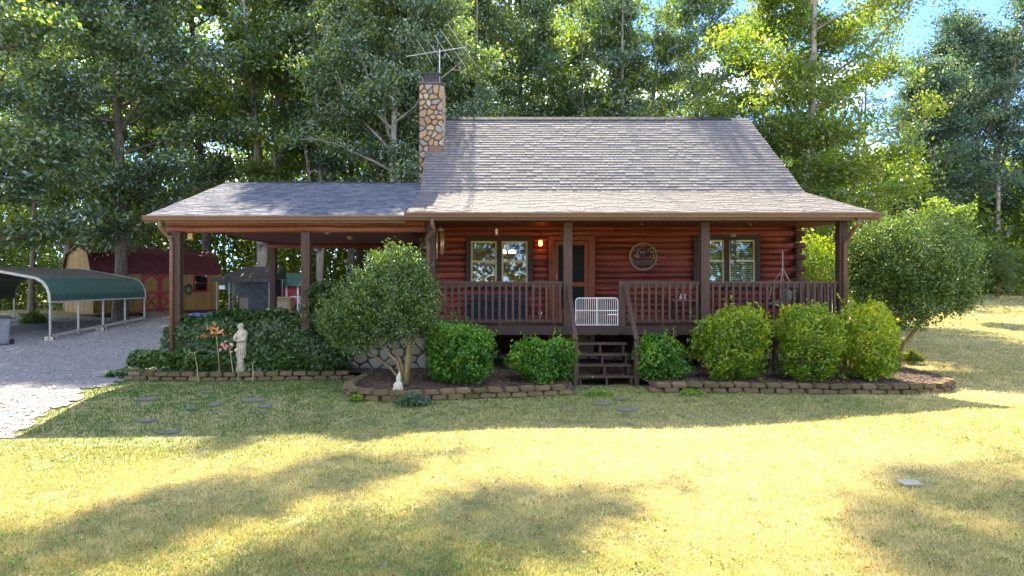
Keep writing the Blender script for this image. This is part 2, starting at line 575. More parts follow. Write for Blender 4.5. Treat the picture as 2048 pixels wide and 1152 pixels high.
def glass():
    m, t, out = new_mat('window_glass')
    gl = t.nodes.new('ShaderNodeBsdfGlossy')
    gl.inputs['Roughness'].default_value = .015
    gl.inputs['Color'].default_value = (.85, .9, .88, 1)
    v = vec(t)
    b = t.nodes.new('ShaderNodeBump')
    b.inputs['Strength'].default_value = .02
    b.inputs['Distance'].default_value = .02
    t.links.new(noise(t, v, 3.5, 1), b.inputs['Height'])
    t.links.new(b.outputs['Normal'], gl.inputs['Normal'])
    tr = t.nodes.new('ShaderNodeBsdfTransparent')
    tr.inputs['Color'].default_value = (.8, .84, .8, 1)
    mx_ = t.nodes.new('ShaderNodeMixShader')
    mx_.inputs[0].default_value = .06
    t.links.new(tr.outputs[0], mx_.inputs[1])
    t.links.new(gl.outputs[0], mx_.inputs[2])
    t.links.new(mx_.outputs[0], out.inputs['Surface'])
    return m


M['glass'] = glass()
M['screen'] = surf('door_screen', (.006, .007, .006), (.014, .015, .013), 6, .6, (1, 1, 1), .05, 3, .0, .15)

# ------------------------------------------------------------------ the setting
def grid_sheet(xs, ys, zf, mask=None):
    X, Y = np.meshgrid(xs, ys)
    Z = zf(X, Y)
    V = np.stack([X, Y, Z], -1).reshape(-1, 3)
    nx, ny = len(xs), len(ys)
    i, j = np.meshgrid(np.arange(nx - 1), np.arange(ny - 1))
    if mask is not None:
        ok = mask((X[:-1, :-1] + X[1:, 1:]) / 2, (Y[:-1, :-1] + Y[1:, 1:]) / 2)
        i, j = i[ok], j[ok]
    i, j = i.ravel(), j.ravel()
    F4 = np.stack([j * nx + i, j * nx + i + 1, (j + 1) * nx + i + 1, (j + 1) * nx + i], 1)
    used = np.unique(F4)
    remap = np.zeros(len(V), int)
    remap[used] = np.arange(len(used))
    return V[used], remap[F4]


def wob(x, y, s=1.0):
    return (np.sin(x * 2.3 * s + 1.3) + np.sin(y * 3.1 * s + .4) + np.sin((x + y) * 5.3 * s) * .6 + np.sin((x * 1.7 - y * 2.9) * 3 * s) * .4) / 3


def gravel_mask(x, y):
    e = 0.35 * wob(x, y) + .12 * wob(x, y, 4) + .05 * wob(y, x, 11)
    drive = (x < -7.35 - .12 * (y - 10.2) + e) & (y < 15.4) & (y > 10.5 + .18 * (x + 8) + e) & (x > -30)
    yard = (y >= 15.4) & (x < -1.9) & (y < 33 + e * 4) & (x > -34) & ((x < -7.9 - (y - 15.4) * .02) | (y > 16.6))
    return drive | yard


def bed_mask(x, y):
    b = (y > 12.62 + .16 * np.abs(x + .9)) & (y < 17.5) & (x > -2.45) & (x < 1.75)
    b2 = (y > 13.2) & (y < 17.5) & (x > 3.25) & (x < 8.5)
    b3 = ((x - 8.3) ** 2 / 2.0 + (y - 15) ** 2 / 3.2 < 1)
    b4 = (y > 14.0) & (y < 17.5) & (x > 1.6) & (x < 3.4)
    b5 = (x > -7.55) & (x < -2.5) & (y > 14.9) & (y < 16.7)
    return b | b2 | b3 | b4 | b5


def bed_z(x, y):
    return G(x, y) + .13 * sst((y - 13.1) / .5) + .03 * wob(x, y, 2) + .02


xs = np.concatenate([-np.geomspace(420, 31, 14), np.arange(-30, 45.01, .5), np.geomspace(46.5, 420, 14)])
ys = np.concatenate([-np.geomspace(120, 12, 8), np.arange(-10, 60.01, .5), np.geomspace(62, 600, 18)])
V, Fq = grid_sheet(xs, ys, lambda x, y: G(x, y) - .01)
o = obj('lawn_ground', np_mesh('lawn_ground', V, Fq), M['thatch'])
o.data.polygons.foreach_set('use_smooth', [True] * len(o.data.polygons))
tag(o, 'dry straw coloured lawn in front of the log cabin', kind='structure')

V, Fq = grid_sheet(np.arange(-34, -1.5, .1), np.arange(9, 36, .1), lambda x, y: G(x, y) + .012 + .012 * wob(x, y, 2), gravel_mask)
o = tag(obj('gravel_drive', np_mesh('gravel_drive', V, Fq), M['gravel']), 'grey gravel driveway left of the lawn', kind='structure')

V, Fq = grid_sheet(np.arange(-7.8, 10.2, .1), np.arange(12.3, 17.6, .1), bed_z, bed_mask)
o = tag(obj('mulch_bed', np_mesh('mulch_bed', V, Fq), M['soil']), 'dark mulch planting bed along the porch', kind='structure')

# far road behind the right lawn
V, Fq = grid_sheet(np.arange(24, 120, 2.0), np.arange(60, 66.1, 1.0), lambda x, y: G(x, y) + .06)
tag(obj('road', np_mesh('road', V, Fq), M['road']), 'pale road beyond the right lawn', kind='structure')

# loose gravel
n = 26000
y_ = 10 + 24 * NP.random(n) ** 1.6
x_ = -1.5 - NP.random(n) * 27 * (y_ / 30 + .25)
ok = gravel_mask(x_, y_)
x_, y_ = x_[ok], y_[ok]
n = len(x_)
s_ = (.012 + .0011 * y_) * NP.uniform(.6, 1.5, n)
oct_ = np.array([(1, 0, 0), (0, 1, 0), (-1, 0, 0), (0, -1, 0), (0, 0, .7), (0, 0, -.4)], float)
V = (oct_[None] * NP.uniform(.6, 1.3, (n, 6, 1))) * s_[:, None, None] + np.stack([x_, y_, G(x_, y_) + .02], 1)[:, None, :]
of = np.array([(0, 1, 4), (1, 2, 4), (2, 3, 4), (3, 0, 4)])
o = obj('gravel', np_mesh('gravel', V.reshape(-1, 3), (np.arange(n)[:, None, None] * 6 + of[None]).reshape(-1, 3), np.repeat(NP.uniform(.01, 1, n), 6)), M['pebble'])
tag(o, 'loose grey gravel stones on the driveway', 'gravel', kind='stuff')

# bark chips in the beds
n = 16000
x_ = NP.uniform(-2.6, 10, n)
y_ = NP.uniform(12.5, 16.6, n)
ok = bed_mask(x_, y_)
x_, y_ = x_[ok], y_[ok]
n = len(x_)
C = np.stack([x_, y_, bed_z(x_, y_) + .012], 1)
up = np.tile([[0, 0, 1.0]], (n, 1))
o = obj('bark_chips', leaf_mesh('bark_chips', C, .055, NP, up, .4, None, .1, 0, .75), M['mulch'])
tag(o, 'brown bark chips covering the planting bed', 'mulch', kind='stuff')


# ------------------------------------------------------------------ stones, blocks, shingles
def clip_poly(poly, p, q):
    """keep the side of the bisector of p and q that is nearer to p"""
    mx_, my = (p[0] + q[0]) / 2, (p[1] + q[1]) / 2
    nx, ny = q[0] - p[0], q[1] - p[1]
    out = []
    for i in range(len(poly)):
        a, b = poly[i], poly[(i + 1) % len(poly)]
        da = (a[0] - mx_) * nx + (a[1] - my) * ny
        db = (b[0] - mx_) * nx + (b[1] - my) * ny
        if da <= 0:
            out.append(a)
        if da * db < 0:
            t = da / (da - db)
            out.append((a[0] + (b[0] - a[0]) * t, a[1] + (b[1] - a[1]) * t))
    return out


def voronoi(w, h, cell, rng, asp=1.25):
    nx, ny = max(2, round(w / (cell * asp))), max(1, round(h / cell))
    pts = []
    for j in range(ny):
        for i in range(nx):
            pts.append(((i + .5 + (.25 if j % 2 else -.25) + rng.uniform(-.34, .34)) * w / nx, (j + .5 + rng.uniform(-.34, .34)) * h / ny))
    pts = [p for p in pts if 0 < p[0] < w and 0 < p[1] < h and rng.random() > .08]
    cells = []
    rr = cell * 3.2
    for p in pts:
        poly = [(0, 0), (w, 0), (w, h), (0, h)]
        for q in pts:
            if q is not p and abs(q[0] - p[0]) < rr * asp and abs(q[1] - p[1]) < rr:
                poly = clip_poly(poly, p, q)
                if len(poly) < 3:
                    break
        if len(poly) >= 3:
            cells.append(poly)
    return cells


def stone_piece(poly, depth, rng, joint=.012):
    """rounded polygon with a domed face: local mesh in the x, z plane, face towards -y"""
    cx = sum(p[0] for p in poly) / len(poly)
    cz = sum(p[1] for p in poly) / len(poly)
    # chaikin
    q = []
    for i in range(len(poly)):
        a, b = poly[i], poly[(i + 1) % len(poly)]
        q.append((a[0] * .78 + b[0] * .22, a[1] * .78 + b[1] * .22))
        q.append((a[0] * .22 + b[0] * .78, a[1] * .22 + b[1] * .78))
    r = max(.03, min(math.hypot(p[0] - cx, p[1] - cz) for p in q))
    k = max(.6, 1 - joint / r)
    n = len(q)
    tx, tz = rng.uniform(-.06, .06), rng.uniform(-.06, .06)
    v, f = [], []
    for s, d in ((k, 0.0), (k, -depth * .55), (k * .8, -depth)):
        for x, z in q:
            dx, dz = (x - cx) * s, (z - cz) * s
            v.append((dx, d + (dx * tx + dz * tz if d < -depth * .7 else 0), dz))
    for l in range(2):
        for i in range(n):
            f.append((l * n + i, l * n + (i + 1) % n, (l + 1) * n + (i + 1) % n, (l + 1) * n + i))
    f.append(tuple(2 * n + i for i in range(n)))
    return (cx, cz), v, f


def stone_face(x0, x1, z0, z1, y, cell, m, parent, seed, depth=.035, joint=.014, asp=1.25, name='stone'):
    rng = random.Random(seed)
    for poly in voronoi(x1 - x0, z1 - z0, cell, rng, asp):
        (cx, cz), v, f = stone_piece(poly, depth * rng.uniform(.7, 1.2), rng, joint)
        me = bpy.data.meshes.new(name)
        me.from_pydata(v, [], f)
        obj(name, me, m, parent, (x0 + cx, y, z0 + cz))


def make_block_mesh(seed):
    rng = random.Random(seed)
    bm = bmesh.new()
    bmesh.ops.create_cube(bm, size=1)
    for v in bm.verts:
        v.co = Vector((v.co.x * .288 * (1 if v.co.y < 0 else .92), v.co.y * .19, v.co.z * .094))
    bmesh.ops.bevel(bm, geom=bm.edges[:], offset=.02, segments=2, affect='EDGES')
    for v in bm.verts:
        v.co += Vector((rng.uniform(-1, 1), rng.uniform(-1, 1), rng.uniform(-1, 1))) * .005
    me = bpy.data.meshes.new('block')
    bm.to_mesh(me)
    bm.free()
    me.materials.append(M['block'])
    return me


BLOCKS = [make_block_mesh(i) for i in range(4)]


def resample(path, step, off=0.0):
    pts = [Vector((*p, 0)) for p in path]
    out, pos, acc = [], off, 0.0
    for a, b in zip(pts, pts[1:]):
        L = (b - a).length
        while pos <= acc + L:
            t = (pos - acc) / L
            out.append((a + (b - a) * t, (b - a).normalized()))
            pos += step
        acc += L
    return out


def edging(label, path, courses=2):
    root = thing('garden_edging', label, 'edging', (path[0][0], path[0][1], 0))
    for c in range(courses):
        for p, d in resample(path, .302, .15 + .15 * c):
            z = g(p.x, p.y) - .015 + .05 + c * .1
            me = R.choice(BLOCKS)
            ob = obj('block', me, None, root, (p.x + R.uniform(-.008, .008), p.y + (.02 * c) + R.uniform(-.012, .012), z + R.uniform(-.005, .005)),
                     (R.uniform(-.06, .06), R.uniform(-.05, .05), math.atan2(d.y, d.x) + R.uniform(-.08, .08)), (R.uniform(.9, 1.04), R.uniform(.9, 1.1), R.uniform(.88, 1.06)))
    return root


edging('mossy two course block edging in front of the ivy bed', [(-7.75, 15.4), (-7.66, 14.92), (-6, 14.8), (-4, 14.82), (-2.75, 14.88)])
edging('curved brown block edging below the big evergreen left of the steps', [(-2.5, 14.75), (-2.42, 14.2), (-2.5, 13.6), (-2.55, 13.05), (-2.3, 12.62), (-1.85, 12.46), (-1.3, 12.47), (0, 12.72), (1.75, 13.02)])
edging('long brown block edging right of the steps, curving back at its end', [(3.2, 13.12), (8.2, 13.1), (8.85, 13.22), (9.35, 13.6), (9.62, 14.15), (9.75, 14.9)])
lb = obj('loose_block', BLOCKS[1], None, None, (9.85, 15.55, g(9.85, 15.55) + .1), (.1, -.15, 2.5), (1.5, 1.7, 1.0))
tag(lb, 'pale loose block lying at the far end of the right edging', 'block')


def shingle_tab(w, e, th):
    """a tab w wide, e along the slope (local y up the slope), butt th thick"""
    y0, y1 = 0, e * 1.12
    return ([(-w / 2, y0, 0), (w / 2, y0, 0), (w / 2, y1, 0), (-w / 2, y1, 0), (-w / 2, y0, th), (w / 2, y0, th), (w / 2, y1, .002), (-w / 2, y1, .002)],
            [(4, 5, 6, 7), (0, 1, 5, 4), (1, 2, 6, 5), (3, 0, 4, 7), (2, 3, 7, 6)])


def slope(parent, m, x0, x1, y0, z0, y1, z1, exp=.155, th=.014, singles=0, seed=1, sag=0.0):
    """rows of shingles from the eave (y0, z0) up to (y1, z1); the first `singles` tabs are objects of their own"""
    rng = random.Random(seed)
    L = math.hypot(y1 - y0, z1 - z0)
    rows = int(round(L / exp))
    e = L / rows
    ang = math.atan2(z1 - z0, y1 - y0)
    uy, uz = math.cos(ang), math.sin(ang)
    ny_, nz = -uz, uy
    widths = [.13, .17, .22, .28]
    shared = []
    for w in widths:
        me = bpy.data.meshes.new('shingle')
        v, f = shingle_tab(w - .008, e, th)
        me.from_pydata(v, [], f)
        me.materials.append(m)
        shared.append(me)
    mb = MB()
    count = 0
    for r in range(rows):
        x = x0 - rng.uniform(0, .3)
        lvl = 0
        while x < x1 - .02:
            k = rng.randrange(4)
            w = widths[k]
            lvl = rng.choice((0, 0, 1)) if rng.random() < .7 else lvl
            a, b = max(x, x0), min(x + w, x1)
            if b - a > .03:
                s = r * e - lvl * .018 + rng.uniform(-.004, .004)
                lift = .002 + lvl * .006
                px, py, pz = (a + b) / 2, y0 + uy * s + ny_ * lift, z0 + uz * s + nz * lift
                full = abs((b - a) - w) < 1e-6
                if full and count < singles:
                    obj('shingle', shared[k], None, parent, (px, py, pz), (ang, rng.uniform(-.004, .004), 0))
                    count += 1
                else:
                    v, f = shingle_tab(b - a - .008, e, th)
                    mb.add([(px + q[0], py + q[1] * uy - q[2] * uz, pz + q[1] * uz + q[2] * uy) for q in v], f, rng.uniform(.02, .98))
            x += w
    o = mb.build('shingle_field', m, parent)
    o['kind'] = 'stuff'
    return o


# ------------------------------------------------------------------ log cabin
YW, YP, YE = 17.5, 15.2, 14.7             # front wall, porch posts, eave
XL, XR = -1.15, 8.0                       # side walls
EX0, EX1 = -1.615, 8.54                   # roof edges
ZD = 1.16                                 # porch floor
ZE, ZB, YB, YR, ZR = 3.62, 4.49, 18.0, 21.8, 7.36
cabin = thing('log_cabin', 'red stained log cabin with a deep front porch and grey shingle roof', 'house', (3.4, 17.5, 0))

wins = [(-.385, 1.32, 2.02, 3.31), (5.44, 7.15, 2.02, 3.34)]
doorx = (1.73, 2.92, ZD, 3.30)
openings = [(w[0], w[1], w[2], w[3]) for w in wins] + [doorx]
wall = MB()
holes = sorted([(o_[0], o_[1]) for o_ in openings])
# backing wall round the openings
px = XL
for (a, b, z0, z1) in sorted(openings):
    wall.box(px, a, YW + .05, YW + .2, .3, 3.9)
    wall.box(a, b, YW + .05, YW + .2, z1, 3.9)
    if z0 > ZD + .1:
        wall.box(a, b, YW + .05, YW + .2, .3, z0)
    px = b
wall.box(px, XR, YW + .05, YW + .2, .3, 3.9)
wall = wall.build('front_wall', M['chink'], cabin)
wall['label'] = 'front wall of red stained horizontal logs'
pitch = .1535
prof = [(.05, -.074), (-.012, -.074), (-.040, -.055), (-.056, -.025), (-.060, 0), (-.056, .025), (-.040, .055), (-.012, .074), (.05, .074)]


def log(x0, x1, z, name='log', m=None, parent=None):
    v, f = [], []
    k = len(prof)
    for x in (x0, x1):
        for dy, dz in prof:
            v.append((x, YW + .045 + dy, z + dz))
    for i in range(k - 1):
        f.append((i, i + 1, k + i + 1, k + i))
    f.append(tuple(range(k - 1, -1, -1)))
    f.append(tuple(range(k, 2 * k)))
    me = bpy.data.meshes.new(name)
    me.from_pydata(v, [], f)
    me.polygons.foreach_set('use_smooth', [True] * (k - 1) + [False] * 2)
    return obj(name, me, m or M['log_red'], parent or wall)


nc = 16
for c in range(nc):
    z = ZD + .07 + c * pitch
    segs = []
    x = XL
    for (a, b, z0, z1) in sorted(openings):
        if z0 - .03 < z < z1 + .02:
            segs.append((x, a))
            x = b
    segs.append((x, XR))
    if c % 2 == 0:
        log(XR + .002, XR + .32, z, 'log_tail', M['log_end'])
    for a, b in segs:
        if b - a > 4.2:                         # long courses are butted from two logs
            mid = a + (b - a) * (.35 + .3 * ((c * 37) % 10) / 10)
            log(a, mid - .003, z)
            log(mid + .003, b, z)
        else:
            log(a, b, z)
    if c % 2 == 1:
        me = MB().tube([(XR + .02, YW - .30, z), (XR + .02, YW + .3, z)], .078, 12).mesh('log_end', False)
        obj('log_end', me, M['log_end'], wall)

# other walls
mb = MB()
for x in (XL, XR - .2):
    mb.box(x, x + .2, YW + .2, 25.9, .3, 3.9)
    v = [(x, YW + .2, 3.9), (x, 25.9, 3.9), (x, YR, ZR - .25), (x + .2, YW + .2, 3.9), (x + .2, 25.9, 3.9), (x + .2, YR, ZR - .25)]
    mb.add(v, [(0, 1, 2), (3, 5, 4), (0, 3, 4, 1), (1, 4, 5, 2), (2, 5, 3, 0)])
mb.box(XL, XR, 25.9, 26.1, .3, 3.9)
mb.build('side_wall', M['log_red'], cabin)
MB().box(XL + .2, XR - .2, YW + .2, 25.9, .9, ZD - .02).build('interior_floor', M['grey_wood'], cabin)
MB().box(XL + .2, XR - .2, YW + .2, 25.9, 3.78, 3.86).build('interior_ceiling', M['white'], cabin)
MB().box(XL + .2, XR - .2, 20.4, 20.5, ZD - .02, 3.78).build('interior_wall', M['door_wood'], cabin)

# foundation
fd = MB().box(XL, XR, YW + .1, YW + .3, -.1, 1.0).build('foundation', M['mortar'], cabin)
stone_face(XL, XR, .02, 1.0, YW + .1, .27, M['stone'], fd, 11, .04)


# windows
def window(w, blind):
    x0, x1, z0, z1 = w
    tw = .105
    tm = MB()
    tm.box(x0, x1, YW - .045, YW + .06, z1 - .13, z1)
    tm.box(x0, x1, YW - .045, YW + .06, z0, z0 + .08)
    tm.box(x0, x0 + .125, YW - .047, YW + .06, z0 + .08, z1 - .13)
    tm.box(x1 - .125, x1, YW - .047, YW + .06, z0 + .08, z1 - .13)
    xm = (x0 + x1) / 2
    tm.box(xm - .06, xm + .06, YW - .047, YW + .06, z0 + .08, z1 - .13)
    part = tm.build('window', M['trim'], cabin)
    part['label'] = 'window in a dark brown surround with cream sashes'
    for a, b in ((x0 + .125, xm - .06), (xm + .06, x1 - .125)):
        za, zb = z0 + .08, z1 - .13
        zm = (za + zb) / 2 + .02
        s = MB()
        for (q0, q1, yy) in ((za, zm + .02, .01), (zm - .02, zb, .03)):
            s.box(a, a + .045, YW + yy - .02, YW + yy + .02, q0, q1)
            s.box(b - .045, b, YW + yy - .02, YW + yy + .02, q0, q1)
            s.box(a + .045, b - .045, YW + yy - .021, YW + yy + .019, q0, q0 + .045)
            s.box(a + .045, b - .045, YW + yy - .021, YW + yy + .019, q1 - .045, q1)
        s.build('sash', M['cream'], part)
        for (q0, q1, yy) in ((za + .045, zm - .025, .012), (zm + .025, zb - .045, .032)):
            MB().box(a + .045, b - .045, YW + yy - .003, YW + yy + .003, q0, q1).build('pane', M['glass'], part)
        if blind:
            me = MB().bar((a + .03, 0, 0), (b - .03, 0, 0), .045, .004).mesh('slat')
            k = int((zb - za) / .047)
            for i in range(k):
                obj('slat', me, M['white'], part, (0, YW + .11, zb - .03 - i * .047), (math.radians(28), 0, 0))
    return part


window(wins[0], False)
window(wins[1], True)

# door
x0, x1, z0, z1 = doorx
d = MB()
d.box(x0, x0 + .15, YW - .05, YW + .08, ZD, z1 - .10)
d.box(x1 - .17, x1, YW - .05, YW + .08, ZD, z1 - .10)
d.box(x0, x1, YW - .052, YW + .08, z1 - .10, z1)
door = d.build('door', M['door_wood'], cabin)
door['label'] = 'screen door in an orange wood surround'
d = MB()
d.box(x0 + .15, x0 + .25, YW - .02, YW + .03, ZD + .02, z1 - .12)
d.box(x1 - .27, x1 - .17, YW - .02, YW + .03, ZD + .02, z1 - .12)
for a, b in ((ZD + .02, ZD + .28), (2.02, 2.13), (z1 - .22, z1 - .12)):
    d.box(x0 + .25, x1 - .27, YW - .018, YW + .03, a, b)
d.build('screen_door', M['door_wood'], door)
MB().box(x0 + .25, x1 - .27, YW + .002, YW + .008, ZD + .28, z1 - .22).build('pane', M['screen'], door)
MB().box(x0 + .15, x1 - .17, YW + .10, YW + .14, ZD, z1 - .1).build('inner_door', M['metal_dark'], door)
MB().tube([(x0 + .2, YW - .02, 2.2), (x0 + .2, YW - .07, 2.22), (x0 + .2, YW - .07, 2.32), (x0 + .2, YW - .02, 2.34)], .008, 5).build('handle', M['brass'], door)
mb = MB()
p = at(1101, 525, YW - .06)
mb.tube([p, p + Vector((0, -.03, 0))], .045, 10)
mb.build('doorbell', M['metal_dark'], cabin)
# socket by the bench
p = at(1080, 626, YW - .02)
MB().box(p.x - .05, p.x + .05, p.y - .06, p.y, p.z - .035, p.z + .035).build('power_outlet', M['white'], cabin)

# porch floor
for i in range(17):
    y = 15.08 + i * .1435
    me = MB().box(XL - .05, 8.13, y, y + .138, ZD - .035, ZD).mesh('floor_board')
    obj('floor_board', me, M['rail'], cabin)
fb = MB()
fb.box(XL - .05, 8.14, 15.035, 15.077, .965, ZD - .002)
fb.box(8.131, 8.172, 15.035, 17.45, .965, ZD - .002)
fb.build('fascia_board', M['trim'], cabin)
mb = MB()
for x in (-1.0, 1.0, 3.6, 4.97, 6.6, 8.0):
    mb = MB().box(x - .05, x + .05, 15.25, 15.35, -.1, .98)
    mb.build('deck_support', M['post'], cabin)

# posts
PX = [-1.11, 1.93, 4.97, 8.03]
for x in PX:
    mb = MB()
    mb.box(x - .093, x + .093, YP - .093, YP + .093, ZD, 3.46)
    mb.box(x - .03, x + .03, YP - .1, YP + .1, ZD + .01, 3.45)     # grooved face
    mb.build('porch_post', M['post'], cabin)
MB().box(-1.2, 8.12, YP - .06, YP + .06, 3.46, 3.53).build('porch_beam', M['trim'], cabin)
# ceiling boards
for i in range(9):
    y = 14.78 + i * .305
    MB().box(EX0 + .05, EX1 - .05, y, y + .297, 3.53, 3.55).build('ceiling_board', M['ceil_red'], cabin)


# railings
def railing(a, b, newel=False, nb=None):
    a, b = Vector(a), Vector(b)
    d = b - a
    L = d.length
    d.normalize()
    rl = MB()
    rl.bar(a + Vector((0, 0, 2.12)), b + Vector((0, 0, 2.12)), .09, .045)
    rl.bar(a + Vector((0, 0, 2.06)), b + Vector((0, 0, 2.06)), .035, .07)
    rl.bar(a + Vector((0, 0, 1.265)), b + Vector((0, 0, 1.265)), .04, .075)
    rl.bar((a + b) / 2 + Vector((0, 0, ZD)), (a + b) / 2 + Vector((0, 0, 1.225)), .06, .04)
    part = rl.build('railing', M['rail'], cabin)
    nb = nb or int(L / .149)
    me = MB().box(-.025, .025, -.02, .02, 1.235, 2.09).mesh('baluster')
    for i in range(nb):
        p = a + d * (L * (i + .5) / nb)
        q = Vector((-d.y, d.x, 0)) * -.0
        obj('baluster', me, M['rail'], part, (p.x, p.y - .04 if abs(d.x) > .5 else p.y, R.uniform(-.004, .004)), (0, 0, math.atan2(d.y, d.x)))
    return part


railing((PX[0] + .1, YP, 0), (PX[1] - .1, YP, 0))
railing((3.2, YP, 0), (PX[2] - .1, YP, 0))
railing((PX[2] + .1, YP, 0), (PX[3] - .1, YP, 0))
railing((8.03, YP + .1, 0), (8.03, YW - .25, 0))
MB().box(3.06, 3.2, YP - .06, YP + .06, ZD, 2.15).build('newel_post', M['rail'], cabin)
MB().box(7.96, 8.1, YW - .25, YW - .12, ZD, 2.16).build('newel_post', M['rail'], cabin)

# steps
SX0, SX1 = 2.0, 3.13
stairs = MB()
for x in (SX0 + .02, (SX0 + SX1) / 2, SX1 - .06):
    pr = [(15.03, 1.0), (15.03, .60), (14.2, -.05), (14.02, -.05), (14.02, .16), (14.30, .16), (14.30, .36), (14.55, .36), (14.55, .56), (14.80, .56), (14.80, .77), (15.03, .77)]
    n = len(pr)
    v = [(x, a, b) for a, b in pr] + [(x + .04, a, b) for a, b in pr]
    stairs.add(v, [tuple(range(n)), tuple(range(2 * n - 1, n - 1, -1))] + [(i, n + i, n + (i + 1) % n, (i + 1) % n) for i in range(n)])
stairs = stairs.build('porch_steps', M['rail'], cabin)
for yy, zz in ((14.02, .2), (14.27, .4), (14.52, .6), (14.77, .81)):
    me = MB().box(SX0 - .03, SX1 + .03, yy, yy + .27, zz - .04, zz).mesh('tread')
    obj('tread', me, M['rail'], stairs)
for x in (SX0 - .06, SX1 + .06):
    MB().bar((x, 15.12, 2.06), (x, 13.98, .93), .09, .06).build('handrail', M['post'], stairs)
    MB().box(x - .045, x + .045, 13.96, 14.05, -.05, .93).build('newel_post', M['rail'], stairs)

# roof
roof = MB()
th = .09
for (ya, za, yb, zb) in ((YE, ZE, YB, ZB), (YB, ZB, YR, ZR), (YR, ZR, 25.6, ZB), (25.6, ZB, 27.0, 4.05)):
    roof.add([(EX0, ya, za - th), (EX1, ya, za - th), (EX1, yb, zb - th), (EX0, yb, zb - th), (EX0, ya, za - .004), (EX1, ya, za - .004), (EX1, yb, zb - .004), (EX0, yb, zb - .004)],
             [(0, 3, 2, 1), (4, 5, 6, 7), (0, 1, 5, 4), (1, 2, 6, 5), (2, 3, 7, 6), (3, 0, 4, 7)])
roof = roof.build('roof', M['trim'], cabin)
slope(roof, M['shingle'], EX0, EX1, YB, ZB, YR, ZR, .16, .021, 300, 3)
slope(roof, M['shingle'], EX0, EX1, YE - .03, ZE - .008, YB, ZB, .155, .013, 0, 4)
for i in range(34):
    w = (EX1 - EX0) / 34
    x = EX0 + w * i
    h_ = .055 if i < 32 else .02
    MB().add([(x + .004, YR - .17, ZR - .125), (x + w - .004, YR - .17, ZR - .125), (x + w - .004, YR - .165, ZR - .125 + h_), (x + .004, YR - .165, ZR - .125 + h_), (x + w - .004, YR, ZR + h_ - .01), (x + .004, YR, ZR + h_),
              (x + w - .004, YR + .165, ZR - .125 + h_), (x + .004, YR + .165, ZR - .125 + h_)],
             [(0, 1, 2, 3), (3, 2, 4, 5), (5, 4, 6, 7), (0, 3, 5, 7), (1, 6, 4, 2)]).build('ridge_cap', M['ridge'] if i < 32 else M['shingle'], roof)


def gutter(x0, x1, y, ztop, parent, zh=.115):
    pr = [(0, 0), (-.10, 0), (-.115, -.03), (-.10, -.06), (-.085, -zh), (0, -zh)]
    mb = MB()
    n = len(pr)
    v = [(x0, y + a, ztop + b) for a, b in pr] + [(x1, y + a, ztop + b) for a, b in pr]
    mb.add(v, [(i, i + 1, n + i + 1, n + i) for i in range(n - 1)] + [tuple(range(n - 1, -1, -1)), tuple(range(n, 2 * n))])
    mb.box(x0, x1, y - .004, y + .02, ztop - zh - .05, ztop)
    return mb.build('gutter', M['gutter'], parent)


def downspout(px, py, parent, x, y, z0, z1, side):
    mb = MB()
    mb.tube([(px, YE - .05, z1), (px, YE - .05, z1 - .14), (px - side * .05, YE + .06, z1 - .24), (x + side * .03, y - .06, z1 - .42), (x, y, z1 - .52), (x, y, z0)], .042, 8)
    return mb.build('downspout', M['gutter'], parent, True)


gutter(EX0 - .03, EX1 + .03, YE - .02, ZE + .005, cabin)
MB().box(EX0, EX1, YE, YE + .25, 3.50, 3.528).build('soffit_board', M['gutter'], cabin)
downspout(8.10, 0, cabin, 8.03, YP - .145, .25, 3.50, 1)
downspout(-1.05, 0, cabin, -1.17, YP - .145, .3, 3.50, -1)

# chimney
CXA, CXB, CYF = -1.81, -1.12, 19.9
ch = MB().box(CXA + .02, CXB - .02, CYF + .03, CYF + 1.4, -.05, 7.92).build('chimney', M['mortar'], cabin)
ch['label'] = 'field stone chimney'
stone_face(CXA, CXB, 5.35, 7.9, CYF + .03, .15, M['stone'], ch, 21, .06, .011, 1.15)
stone_face(CXA, CXB, 2.6, 5.3, CYF + .03, .17, M['stone'], ch, 22, .06, .014, 1.15)
rng = random.Random(5)
side = MB()
for poly in voronoi(1.35, 3.0, .2, rng):
    (cx, cz), v, f = stone_piece(poly, .04, rng, .013)
    t0 = rng.uniform(.05, .95)
    side.add([(CXB - .02 - b, CYF + .04 + a + cx, c + 4.9 + cz) for a, b, c in v], f, t0)
side = side.build('side_stones', M['stone'], ch)
side['kind'] = 'stuff'
MB().box(CXA - .015, CXB + .015, CYF - .01, CYF + 1.43, 7.92, 7.97).build('crown', M['mortar'], ch)
mb = MB()
mb.box(CXA + .12, CXB - .14, CYF + .2, CYF + .9, 7.97, 8.12)
mb.build('flue', M['metal_dark'], ch)
c_ = MB()
a0, a1, b0, b1 = CXA + .1, CXB - .11, CYF + .16, CYF + .95
c_.add([(a0 + .06, b0 + .06, 8.1), (a1 - .06, b0 + .06, 8.1), (a1 - .06, b1 - .06, 8.1), (a0 + .06, b1 - .06, 8.1), (a0, b0, 8.26), (a1, b0, 8.26), (a1, b1, 8.26), (a0, b1, 8.26)],
       [(0, 3, 2, 1), (4, 5, 6, 7), (0, 1, 5, 4), (1, 2, 6, 5), (2, 3, 7, 6), (3, 0, 4, 7)])
c_.box(a0 - .02, a1 + .02, b0 - .02, b1 + .02, 8.262, 8.285)
c_.build('cap', M['metal_dark'], ch)
MB().box(CXA + .3, CXB + .03, CYF - .045, CYF - .015, 5.82, 6.10).build('flashing', M['gutter'], ch)

